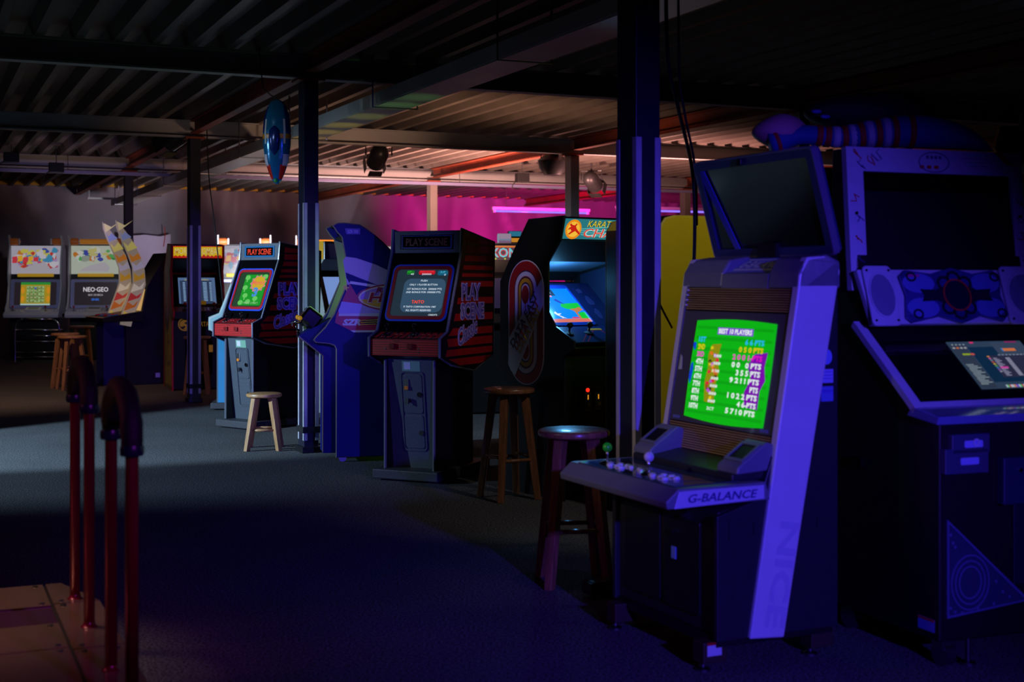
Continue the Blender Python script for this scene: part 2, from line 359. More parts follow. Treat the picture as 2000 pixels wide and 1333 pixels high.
# ------------------------------------------------------------------ columns
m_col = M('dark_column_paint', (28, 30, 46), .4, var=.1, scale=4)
m_guard = M('aluminium_corner_guard', (190, 188, 196), .35, 0, var=.15, scale=5)
col_notes = {(2.9, 5.1): 'nearest steel column with pale corner guards beside the blue candy cabinet',
             (2.9, 10.45): 'steel column with corner guards behind the low wooden stool',
             (2.9, 15.25): 'steel column with lilac corner guards in front of the fighting game cabinet',
             (2.9, 20.3): 'slim dark steel column behind the flame-painted machine',
             (7.7, 20.3): 'bare grey column rising behind the blank-marquee cabinet',
             (7.7, 15.25): 'steel column rising behind the karate game cabinet',
             (7.7, 10.45): 'column behind the overhead display of the candy cabinet',
             (12.5, 20.3): 'far column seen right of the nearest column'}
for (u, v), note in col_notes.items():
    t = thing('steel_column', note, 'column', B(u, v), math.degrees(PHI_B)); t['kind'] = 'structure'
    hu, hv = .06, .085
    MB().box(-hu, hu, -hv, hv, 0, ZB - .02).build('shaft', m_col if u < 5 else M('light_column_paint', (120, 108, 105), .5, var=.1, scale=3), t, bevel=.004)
    MB().box(-.11, .11, -.11, .11, ZB - .02, ZB).build('cap_plate', m_joist, t)
    if u < 5:
        for sx in (-1, 1):
            for sy in (-1, 1):
                x, y = sx * (hu + .003), sy * (hv + .003); w = .03
                MB().box(min(x, x - sx * w), max(x, x - sx * w), min(y, y - sy * .004), max(y, y - sy * .004), .1, 2.0).box(min(x, x - sx * .004), max(x, x - sx * .004), min(y, y - sy * w), max(y, y - sy * w), .1, 2.0).build('corner_guard', m_guard, t)
        MB().box(-hu - .012, hu + .012, -hv - .012, hv + .012, .16, .21).build('rubber_band', m_rubber, t)
        MB().box(-hu - .02, hu + .02, -hv - .02, hv + .02, 0, .05).build('foot_block', m_black, t, bevel=.006)

# ------------------------------------------------------------------ things under the ceiling
m_tray = M('white_cable_tray', (190, 186, 178), .45, .1, var=.1, scale=2)
t = thing('cable_tray', 'long pale cable tray running under the roof beams beside the columns', 'cable tray', B(3.55, 0, 2.785), math.degrees(PHI_B))
MB().box(-.15, .15, 5.6, 26, 0, .012).build('tray_floor', m_tray, t)
for s in (-1, 1): MB().box(s * .15 - .005, s * .15 + .005, 5.6, 26, .012, .11).build('tray_side', m_tray, t)
for y in (7.7, 10.2, 12.8, 15.0, 17.5, 20, 22.5, 25.2):
    MB().tube([(-.19, y, .41), (-.19, y, -.012), (.19, y, -.012), (.19, y, .41)], .008, 6).build('tray_hanger', m_screw, t)
t = thing('cable_conduit', 'long pale conduit crossing the hall beneath the far roof beam', 'conduit', B(-8, 19.85, 2.90), math.degrees(PHI_B))
MB().box(0, 24, -.04, .04, 0, .045).build('conduit_rail', M('lilac_conduit', (122, 120, 158), .4, .1, var=.08, scale=2), t)
for x in range(1, 24, 3): MB().cyl((x, 0, .045), (x, 0, .295), .006, n=6).build('hanger_rod', m_screw, t)
m_neon = E('violet_tube_glow', (130, 105, 255), 1.6)
for (u0, u1, v, z, lab) in ((10.1, 12.2, 23.4, 2.71, 'violet fluorescent tube glowing before the magenta wall'), (12.35, 15.2, 22.6, 2.74, 'violet fluorescent tube glowing right of the karate cabinet marquee')):
    t = thing('fluorescent_tube', lab, 'lamp', B(u0, v, z), math.degrees(PHI_B)); L = u1 - u0
    MB().cyl((.05, 0, 0), (L - .05, 0, 0), .019, n=10).build('tube', m_neon, t, True)
    MB().box(0, L, -.03, .03, .03, .08).build('batten', m_white, t)
    for x in (.02, L - .06): MB().box(x, x + .04, -.025, .025, -.025, .04).build('end_cap', m_white, t)
    for x in (.3, L - .3): MB().cyl((x, 0, .08), (x, 0, 3.19 - z), .005, n=6).build('hanger_rod', m_screw, t)
def spotlight(px, py, Y, lab, tilt, kind):
    p = D(px, py, Y); t = thing('stage_spotlight', lab, 'spotlight', (p.x, p.y, p.z), tilt, 'stage spotlights hung from the roof')
    mk = M('spotlight_body', (58, 56, 60), .4, .4, var=.2, scale=20)
    if kind == 0:
        MB().lathe([(.05, -.16), (.11, -.15), (.17, -.06), (.19, .04), (.13, .1), (.1, .12)], (0, 0, 0), 20, 1.1, .9).build('lamp_housing', mk, t, 'auto')
    else:
        q = Matrix.Rotation(R(65), 4, 'X'); b = MB().lathe([(.12, -.2), (.12, .05), (.09, .12), (.04, .16)], (0, 0, 0), 16); b.v = [q @ v for v in b.v]; b.build('lamp_housing', mk, t, 'auto')
        b = MB()
        for k in range(4): a = math.pi / 2 * k; MB().box(-.09, .09, .125, .132, -.32, -.2, q @ Matrix.Rotation(a, 4, 'Z')).build('barn_door', mk, t)
    MB().tube([(-.17, 0, 0), (-.17, 0, .14), (.17, 0, .14), (.17, 0, 0)], .012, 6).build('yoke', mk, t)
    MB().cyl((0, 0, .14), (0, 0, max(.2, 3.19 - p.z)), .016, n=8).build('hanging_pole', mk, t)
spotlight(740, 303, 17.0, 'twin-armed spotlight hanging under the middle roof beam', 20, 1)
spotlight(1080, 320, 17.6, 'round bowl-shaped spotlight hanging near the slim column', 20, 0)
spotlight(1155, 352, 20.5, 'small spotlight hanging right of the slim column', -25, 1)
spotlight(352, 262, 15.3, 'small spotlight clamped beside the guarded column head', 60, 1)
for px, py, Y, lab in ((1020, 348, 20.4, 'small black control box on the conduit above the magenta wall'), (22, 308, 18.2, 'small black control box on the conduit at the left edge'), (110, 328, 18.5, 'black box hanging under the conduit at the upper left')):
    p = D(px, py, Y); t = thing('control_box', lab, 'box', p, 24)
    MB().box(-.1, .1, -.06, .06, -.07, .07).build('casing', m_black, t, bevel=.008)
    MB().tube([(-.09, 0, -.05), (-.16, 0, -.1), (-.17, 0, -.17)], .008, 6).build('cable', m_rubber, t)
    MB().cyl((0, 0, .07), (0, 0, 3.24 - p.z), .006, n=6).build('hanger', m_screw, t)
p = D(205, 388, 25.3); t = thing('hanging_light_bar', 'thin pale light bar hanging at the end of the cable tray', 'lamp', p, 24)
MB().box(-.32, .32, -.02, .02, -.02, .02).build('bar', m_white, t, bevel=.006); MB().cyl((-.29, 0, .02), (-.29, 0, 3.19 - p.z), .012, n=6).build('rod', m_white, t)
MB().cyl((.25, 0, .02), (.25, 0, 3.19 - p.z), .006, n=6).build('rod', m_white, t)
# dangling cables
def cable(lab, pts, r=.009):
    o = MB().tube(pts, r, 6).build('dangling_cable', m_rubber, None, True); tag(o, lab, 'cable'); return o
def smooth_path(ps, n=6):
    ps = [Vector(p) for p in ps]; out = []
    for i in range(len(ps) - 1):
        p0, p1, p2, p3 = ps[max(i - 1, 0)], ps[i], ps[i + 1], ps[min(i + 2, len(ps) - 1)]
        for k in range(n):
            t = k / n; out.append(.5 * (2 * p1 + (p2 - p0) * t + (2 * p0 - 5 * p1 + 4 * p2 - p3) * t * t + (3 * p1 - p0 - 3 * p2 + p3) * t ** 3))
    return out + [ps[-1]]
def zfix(p, z): return Vector((p.x, p.y, z))
cable('long black cable dropping from the roof behind the overhead display', smooth_path([zfix(D(1300, 80, 6.0), 3.185), D(1303, 90, 6.0), D(1322, 200, 6.1), D(1350, 320, 6.45), D(1357, 420, 6.5), D(1354, 560, 6.6)]))
cable('second black cable beside the long one above the overhead display', smooth_path([zfix(D(1325, 100, 6.0), 3.185), D(1326, 120, 6.0), D(1336, 215, 6.0), D(1357, 325, 6.1), D(1361, 440, 6.2)]), .006)
cable('thin cable hanging right beside the nearest column', smooth_path([zfix(D(1268, 60, 6.2), 3.185), D(1274, 160, 6.2), D(1281, 230, 6.2), D(1272, 290, 6.2), D(1270, 440, 6.25), D(1277, 560, 6.4), D(1312, 640, 6.9)]), .006)
cable('thin cable hanging from the tray right of the lilac-guarded column', smooth_path([zfix(D(404, 320, 14.3), 3.0), D(408, 345, 14.3), D(418, 430, 14.3), D(430, 540, 14.4), D(436, 600, 14.3)]), .007)

# ------------------------------------------------------------------ inflatable by the column
c = D(541, 277, 10.25)
t = thing('inflatable_toy', 'teal foil inflatable spindle with orange band hung beside a column', 'inflatable', c, -8)
m_teal = M('teal_foil', (26, 112, 158), .18, .25, var=.3, scale=5, bump=.5); m_navyfoil = M('navy_foil', (24, 48, 120), .2, .25, bump=.4, scale=8)
m_orange = M('orange_foil', (205, 130, 30), .3); m_wfoil = M('white_foil', (215, 215, 220), .25, .1); m_redfoil = M('red_foil', (190, 40, 24), .25)
def fr_(z):                                             # outline half-width of the spindle
    pts = [(-.325, .012), (-.30, .035), (-.24, .062), (-.15, .092), (-.03, .108), (.08, .11), (.18, .1), (.27, .074), (.315, .045), (.33, .004)]
    for (a, ra), (b2, rb) in zip(pts, pts[1:]):
        if a <= z <= b2: return ra + (rb - ra) * (z - a) / (b2 - a)
    return .004
zs = [-.325 + .655 * i / 26 for i in range(27)]
MB().lathe([(fr_(z), z) for z in zs], (0, 0, 0), 24, 1, .62).build('body', m_teal, t, True)
MB().lathe([(fr_(z) + .003, z) for z in (.02, .026, .05, .056)], (0, 0, 0), 24, 1, .62).build('band', m_orange, t, True)
for s in (-1, 1):
    for nm, mt, za, zb, a0, a1, e in (('tip_patch', m_redfoil, -.29, -.18, 20, 62, .003), ('white_patch', m_wfoil, -.19, -.1, 8, 50, .003), ('navy_panel', m_navyfoil, .07, .27, -10, 40, .002), ('white_stripe', m_wfoil, -.02, .17, 42, 52, .003)):
        b = MB(); n = 6; vs = []
        for i in range(n + 1):
            z = za + (zb - za) * i / n
            for j in range(n + 1):
                a = R(a0 + (a1 - a0) * j / n); r = fr_(z) + e; vs.append((s * r * math.cos(a), -.62 * r * math.sin(a), z))
        b.add(vs, [(i * (n + 1) + j, i * (n + 1) + j + 1, (i + 1) * (n + 1) + j + 1, (i + 1) * (n + 1) + j) for i in range(n) for j in range(n)]); b.build(nm, mt, t, True)
MB().tube([(0, 0, .33), (-.05, 0, .36), (-.12, .02, .42), (-.16, .05, 3.19 - c.z)], .005, 6).build('string', m_rubber, t)
MB().ball((0, -.03, -.3), .016, 8).build('valve', M('green_valve', (40, 170, 60), .4), t, True)
MB().lathe([(.02, .1), (.045, .06), (.05, 0), (.04, -.08), (.01, -.13)], (0, -.055, .02), 12, 1, .5).build('ridge', m_navyfoil, t, True)

# ------------------------------------------------------------------ striped upright cabinets
PSIDE = [(-.21, .86), (-.21, .985), (-.10, 1.03), (.11, 1.572), (.12, 1.737), (.645, 1.66), (.62, .84), (.30, .745), (-.05, .80)]
def yfront(z):
    pts = [(.80, -.05), (.86, -.21), (.985, -.21), (1.03, -.10), (1.572, .11), (1.737, .12)]
    for (a, ya), (c, yc) in zip(pts, pts[1:]):
        if a <= z <= c: return ya + (yc - ya) * (z - a) / (c - a)
    return .3 - (.3 + .05) * (z - .745) / .055 if z < .80 else .12
def yback(z): return .62 + .025 * (z - .84) / .82 if z > .84 else .3 + .32 * (z - .745) / .095
m_ps_rim = M('blue_bezel_line', (30, 70, 190), .4); m_ps_red = M('red_bezel_band', (170, 20, 28), .4)
m_purple = M('lilac_print', (176, 164, 240), .5); m_purpled = M('violet_print', (92, 82, 190), .5)
m_lineblack = M('black_print_line', (16, 10, 12), .5)
def striped_cabinet(name, label, loc, phi, striped=True, lit=False, sidemats=None):
    t = thing(name, label, 'arcade machine', loc, phi)
    hw = .285
    side_m = m_black if sidemats is None else sidemats['side']
    for s in (-1, 1):
        sp = MB().prism(PSIDE, *sorted((s * hw, s * (hw - .02)))).build('side_panel', side_m, t, bevel=.003)
        pts = [(s * (hw - .01), y, z) for y, z in PSIDE]
        MB().tube(pts, .0105, 6, True).build('edge_trim', (m_trim if sidemats is None else sidemats['trim']), sp)
    inner = [(-.19, .865), (-.19, .975), (-.09, 1.012), (.128, 1.572), (.135, 1.727), (.635, 1.65), (.61, .85), (.30, .757), (-.04, .81)]
    MB().prism(inner, -hw + .02, hw - .02).build('body', m_black, t)
    # pedestal and base
    MB().box(-.255, .255, -.2, .62, .012, .078).build('base_plate', M('grey_base', (62, 62, 66), .55, .1, var=.15, scale=60, bump=.1), t, bevel=.008)
    for s in (-1, 1):
        sp = MB().prism([(-.13, .078), (-.13, .84), (-.02, .80), (.3, .76), (.45, .78), (.45, .078)], *sorted((s * .2, s * .182))).build('pedestal_side', m_black if sidemats is None else sidemats['lower'], t)
        MB().tube([(s * .191, -.13, .08), (s * .191, -.13, .83)], .011, 6).build('pedestal_trim', m_trim, sp)
    F = panel((-.03, .078), (-.115, .845)); L = math.hypot(.085, .767)
    pf = P('pedestal_front', [(-.182, 0), (.182, 0), (.182, L), (-.182, L)], F, m_grey, t, -.02, .02)
    MB().prism([(-.005, .08), (-.09, .82), (.45, .78), (.45, .08)], -.182, .182).build('pedestal_core', m_black, t)
    P('serial_plate', rect(.0, L - .06, .14, .075), F, M('green_label', (120, 165, 135), .5), pf, .0, .002)
    P('barcode_label', rect(-.03, L - .055, .05, .05), F, m_white, pf, .002, .0015)
    RING('coin_door_frame', rr(.005, .40, .185, .56, .03), rr(.005, .40, .165, .54, .025), F, m_grey, pf, 0, .008)
    d1 = P('coin_door', rr(.005, .52, .15, .27, .02), F, m_grey, pf, .001, .006, .002)
    d2 = P('cash_door', rr(.005, .255, .15, .23, .02), F, m_grey, pf, .001, .006, .002)
    for z in (.52, .25): MB().cyl(F.p(.062, z, .005), F.p(.062, z, .016), .019, n=14).build('lock', m_chrome, pf, 'auto')
    MB().box(-.018, .018, -.006, .012, -.04, .03, Matrix.Translation(F.p(-.035, .595, .01))).build('coin_slot', m_screw, pf, bevel=.003)
    MB().box(-.014, .014, -.012, .006, -.012, .012, Matrix.Translation(F.p(-.035, .565, .014))).build('orange_return_button', M('amber_button', (225, 130, 40), .3), pf)
    MB().cyl(F.p(-.02, .475, .006), F.p(-.02, .475, .03), .014, n=10).build('return_knob', m_rubber, pf)
    MB().box(-.006, .006, -.012, .006, -.02, .02, Matrix.Translation(F.p(-.02, .475, .03))).build('return_lever', m_screw, pf)
    # control panel
    F = panel((-.19, .865), (-.19, .975))
    cp = P('control_panel_front', rect(0, .055, .53, .115), F, m_red if sidemats is None else sidemats['cp'], t, 0, .012, .004)
    Ps('panel_stripe', [rect(0, .008 + .0165 * k, .524, .0032) for k in range(7)], F, m_lineblack, cp, .012, .0012)
    for x in (-.09, .05): MB().box(-.02, .02, -.02, .0, -.018, .018, Matrix.Translation(F.p(x, .065, .012))).build('start_button', M('deep_red_button', (120, 14, 16), .35), cp, bevel=.003)
    for x, z in ((-.15, .045), (.11, .045), (.11, .025)): MB().cyl(F.p(x, z, .01), F.p(x, z, .016), .006, n=10).build('screw', m_screw, cp)
    T('TAITO', F, -.06, .098, .05, .01, M('dim_print', (70, 20, 24), .5), cp, .0135)
    F = panel((-.19, .978), (-.088, 1.018)); L = .109
    ct = P('control_panel_top', [(-.265, 0), (.265, 0), (.265, L), (-.265, L)], F, m_black if sidemats is None else sidemats['cp'], t, 0, .006)
    Ps('panel_stripe', [[(-.26 + .052 * k, .004), (-.225 + .052 * k, .004), (-.208 + .052 * k, .1), (-.243 + .052 * k, .1)] for k in range(10)], F, m_redprint, ct, .006, .001)
    for x in (-.17, .045):
        joystick(ct, F.p(x, .055, .006), (0, -.1, .99), .065, .017, m_blackgloss, m_blackgloss)
        b = MB()
        for k in range(8): a = math.pi / 4 * k; b.cyl(F.p(x + .034 * math.cos(a), .055 + .034 * math.sin(a), .005), F.p(x + .034 * math.cos(a), .055 + .034 * math.sin(a), .012), .0055, n=8)
        b.build('bolt_circle', m_screw, ct)['kind'] = 'stuff'
    for x in (-.09, -.055, .12, .165, .21): MB().box(-.014, .014, -.012, .012, 0, .008, Matrix.Translation(F.p(x, .055, .006))).build('push_button', m_redprint, ct, bevel=.002)
    # monitor
    F = panel((-.09, 1.012), (.128, 1.572)); L = .60; cy = .30
    bz = P('bezel', [(-.265, 0), (.265, 0), (.265, L), (-.265, L)], F, m_blackgloss, t, 0, .004)
    RING('blue_rim', rr(0, cy, .485, .425, .05), rr(0, cy, .458, .398, .042), F, m_ps_rim, bz, .004, .004)
    RING('red_rim', rr(0, cy, .458, .398, .042), rr(0, cy, .41, .35, .03), F, m_ps_red, bz, .004, .008)
    t['_'] = 0; del t['_']
    # marquee
    F2 = panel((.128, 1.572), (.135, 1.727)); 
    mq = P('marquee_frame', [(-.265, .0), (.265, .0), (.265, .158), (-.265, .158)], F2, m_grey, t, .0, .012, .003)
    P('marquee_window', rect(0, .08, .42, .105), F2, m_blackgloss, mq, .012, .003)
    RING('marquee_line', rect(0, .08, .39, .088), rect(0, .08, .38, .078), F2, M('dim_blue_line', (40, 66, 150), .4) if not lit else E('lit_blue_line', (40, 130, 220), .8), mq, .015, .001)
    if lit: RING('marquee_glow_band', rect(0, .08, .42, .105), rect(0, .08, .385, .082), F2, E('lit_marquee_blue', (20, 100, 175), .8), mq, .0151, .0006)
    tm = E('lit_marquee_red', (225, 60, 30), .9) if lit else M('unlit_marquee_red', (105, 22, 26), .5)
    T('PLAY SCENE', F2, 0, .078, .33, .055, tm, mq, .0165, bold=.03)
    if not lit:
        T('Taito', F2, -.0, .125, .045, .012, M('dim_white_print', (120, 125, 135), .5), mq, .0165)
        RING('marquee_outline', rect(-.0, .082, .405, .1), rect(0, .082, .402, .097), F2, M('dim_white_line', (165, 175, 185), .4), mq, .0153, .001)
    # painted side
    if striped:
        for s, F3 in ((1, sideR(hw)),):
            zs = [(1.64, 1.69), (1.575, 1.625), (1.515, 1.555), (1.455, 1.485), (1.405, 1.43), (1.335, 1.375), (1.215, 1.26), (1.10, 1.15), (1.0, 1.05), (.925, .98), (.86, .905), (.79, .84)]
            for z0, z1 in zs:
                zt = min(z1, 1.655)
                P('side_stripe', [(max(yfront(z0), -.16 if z0 > .86 else -.2) + .06, z0), (yback(z0) - .03, z0), (yback(zt) - .03, zt), (max(yfront(z1), -.18) + .06, z1)], F3, m_redprint, t, 0, .0015)
            for k, (a, bb) in enumerate(((m_purple, .085), (m_purpled, .012))):
                T('PLAY', F3, .245, 1.30, .31 - .03 * k, .128 - .016 * k, a, t, .003 + .001 * k, bold=bb, name='side_lettering')
                T('SCENE', F3, .265, 1.165, .385 - .03 * k, .128 - .016 * k, a, t, .003 + .001 * k, bold=bb, name='side_lettering')
            for k, (a, bb) in enumerate(((m_purple, .07), (m_purpled, .0))): T('Classic', F3, .19, 1.025, .33 - .02 * k, .13 - .012 * k, a, t, .003 + .001 * k, shear=.4, bold=bb, ang=17, name='side_lettering')
    return t, bz, panel((-.09, 1.012), (.128, 1.572)), cy

# nearest one: text screen, dark marquee
o_ps1 = corner(727, 938, 0, (-.255, -.2), -24.6)
ps1, bz, F, cy = striped_cabinet('striped_arcade_cabinet', 'black arcade cabinet with red striped side, dark marquee and blue-grey text screen', o_ps1, -24.6)
sc = P('screen', rr(0, cy, .41, .35, .03), F, E('grey_screen_glow', (34, 48, 60), .9, True), bz, .004, .0015)
wt, rd, gn, cyn = E('white_text_glow', (225, 240, 255), 1.0), E('red_text_glow', (255, 70, 30), 1.0), E('green_text_glow', (60, 210, 60), .9), E('cyan_text_glow', (90, 200, 235), .9)
ST = dict(name='screen_text', lift=.0065)
P('score_patch', rr(-.1, cy + .152, .06, .03, .01), F, E('green_patch', (22, 120, 36), .9), sc, .0056, .0005); P('score_patch', rr(.03, cy + .152, .13, .03, .01), F, E('red_patch', (190, 20, 34), .9), sc, .0056, .0005); P('score_patch', rr(.155, cy + .148, .08, .035, .012), F, E('teal_patch', (24, 100, 130), .8), sc, .0056, .0005)
P('halo_patch', rr(.03, cy - .02, .33, .25, .05), F, E('blue_halo', (52, 80, 104), .9), sc, .0056, .0004)
T('1UP', F, -.11, cy + .158, .03, .013, gn, sc, **ST); T('40', F, -.085, cy + .14, .025, .013, wt, sc, **ST); T('HIGH SCORE', F, .03, cy + .158, .11, .012, E('pink_text', (255, 60, 70)), sc, **ST); T('200000', F, .03, cy + .139, .075, .013, wt, sc, **ST)
T('2UP', F, .155, cy + .155, .04, .014, cyn, sc, **ST); T('0', F, .175, cy + .135, .013, .014, wt, sc, **ST)
T('PUSH', F, .02, cy + .09, .05, .014, wt, sc, **ST); T('ONLY 1 PLAYER BUTTON', F, .02, cy + .06, .22, .014, wt, sc, **ST)
T('1ST BONUS FOR  200000 PTS.', F, .035, cy + .028, .275, .014, wt, sc, **ST); T('2ND BONUS FOR 1000000 PTS.', F, .03, cy + .004, .275, .014, wt, sc, **ST)
T('TAITO', F, .0, cy - .068, .1, .024, rd, sc, bold=.02, **ST); T('© TAITO CORPORATION 1987', F, .02, cy - .104, .255, .014, wt, sc, **ST); T('ALL RIGHTS RESERVED', F, .015, cy - .13, .2, .014, wt, sc, **ST); T('CREDITS', F, .135, cy - .163, .07, .012, wt, sc, **ST)

# second one: lit marquee, green screen
o_ps2 = corner(415, 654, .87, (-.285, -.21), -38)
ps2, bz, F, cy = striped_cabinet('striped_arcade_cabinet', 'black arcade cabinet with lit red marquee and bright green screen, behind the low stool', o_ps2, -38, True, True)
sc = P('screen', rr(0, cy, .41, .35, .03), F, E('dim_screen_edge', (30, 62, 30), .9), bz, .004, .001)
P('picture', rr(.03, cy - .004, .31, .31, .012), F, E('green_screen_glow', (10, 148, 14), 1, True), sc, .005, .0006)
lg = E('light_green_glow', (105, 205, 95), .9)
rn = random.Random(5)
Ps('cloud_shape', [disc(x, cy + y, .035, .024, 14) for x, y in ((-.09, .12), (-.09, .02), (-.06, -.06), (.09, -.09), (0, -.12), (-.1, -.13), (.15, .13))], F, lg, sc, .0058, .0004)
Ps('cloud_stem', [rect(x, cy + y, .016, .03) for x, y in ((-.09, .09), (-.09, -.01), (-.06, -.09), (.09, -.12))], F, lg, sc, .0059, .0004)
P('title_burst', [(q * math.cos(a) * .105 + .075, cy + .06 + q * math.sin(a) * .085) for k in range(22) for a, q in ((math.pi * k / 11, 1.08 if k % 2 else .86),)], F, E('pink_burst', (205, 130, 140), .9), sc, .0065, .0004)
P('title_disc', disc(.08, cy + .065, .085, .068), F, E('amber_burst', (205, 170, 20), .95), sc, .007, .0004)
T('Mystic', F, .08, cy + .065, .17, .055, E('coral_text', (235, 105, 80), .95), sc, .0078, bold=.02, name='screen_text'); T('3', F, .07, cy - .025, .07, .095, E('sky_text', (70, 140, 215), .95), sc, .0082, bold=.05, name='screen_text')
T('PRESS START', F, .05, cy - .135, .2, .018, E('pale_text', (170, 200, 160), .9), sc, .0078, name='screen_text')

# white and blue neighbour, same shell
mw = dict(side=M('white_side_laminate', (205, 200, 198), .4, var=.05, scale=4), trim=M('pale_teal_molding', (170, 190, 180), .35), lower=M('sky_blue_laminate', (52, 140, 190), .4, var=.05, scale=4), cp=M('blue_panel', (40, 90, 160), .4))
o_nb = corner(411, 802, 0, (.255, -.2), -84)
nb, bz, F, cy = striped_cabinet('white_arcade_cabinet', 'white and sky-blue arcade cabinet half hidden behind the green-screen cabinet', o_nb, -84, False, False, mw)
P('screen', rr(0, cy, .41, .35, .03), F, E('plain_blue_screen', (40, 60, 120), .8, True), bz, .004, .0015)
F3 = sideR(.285)
P('red_side_art', [(.14, 1.2), (.02, 1.2), (.02, 1.36), (.09, 1.45), (.18, 1.43), (.3, 1.36), (.4, 1.2)], F3, m_red, nb, 0, .0015)
P('teal_side_art', [(-.06, .82), (-.2, .87), (-.2, .97), (-.1, 1.02), (-.02, 1.2), (.08, 1.2), (.0, 1.0), (.1, .8)], F3, M('pale_teal_print', (150, 190, 190), .45), nb, 0, .0015)
P('pale_wedge', [(-.13, .83), (.16, .775), (.08, .55)], sideR(.2), M('cream_print', (190, 200, 180), .5), nb, 0, .0015)

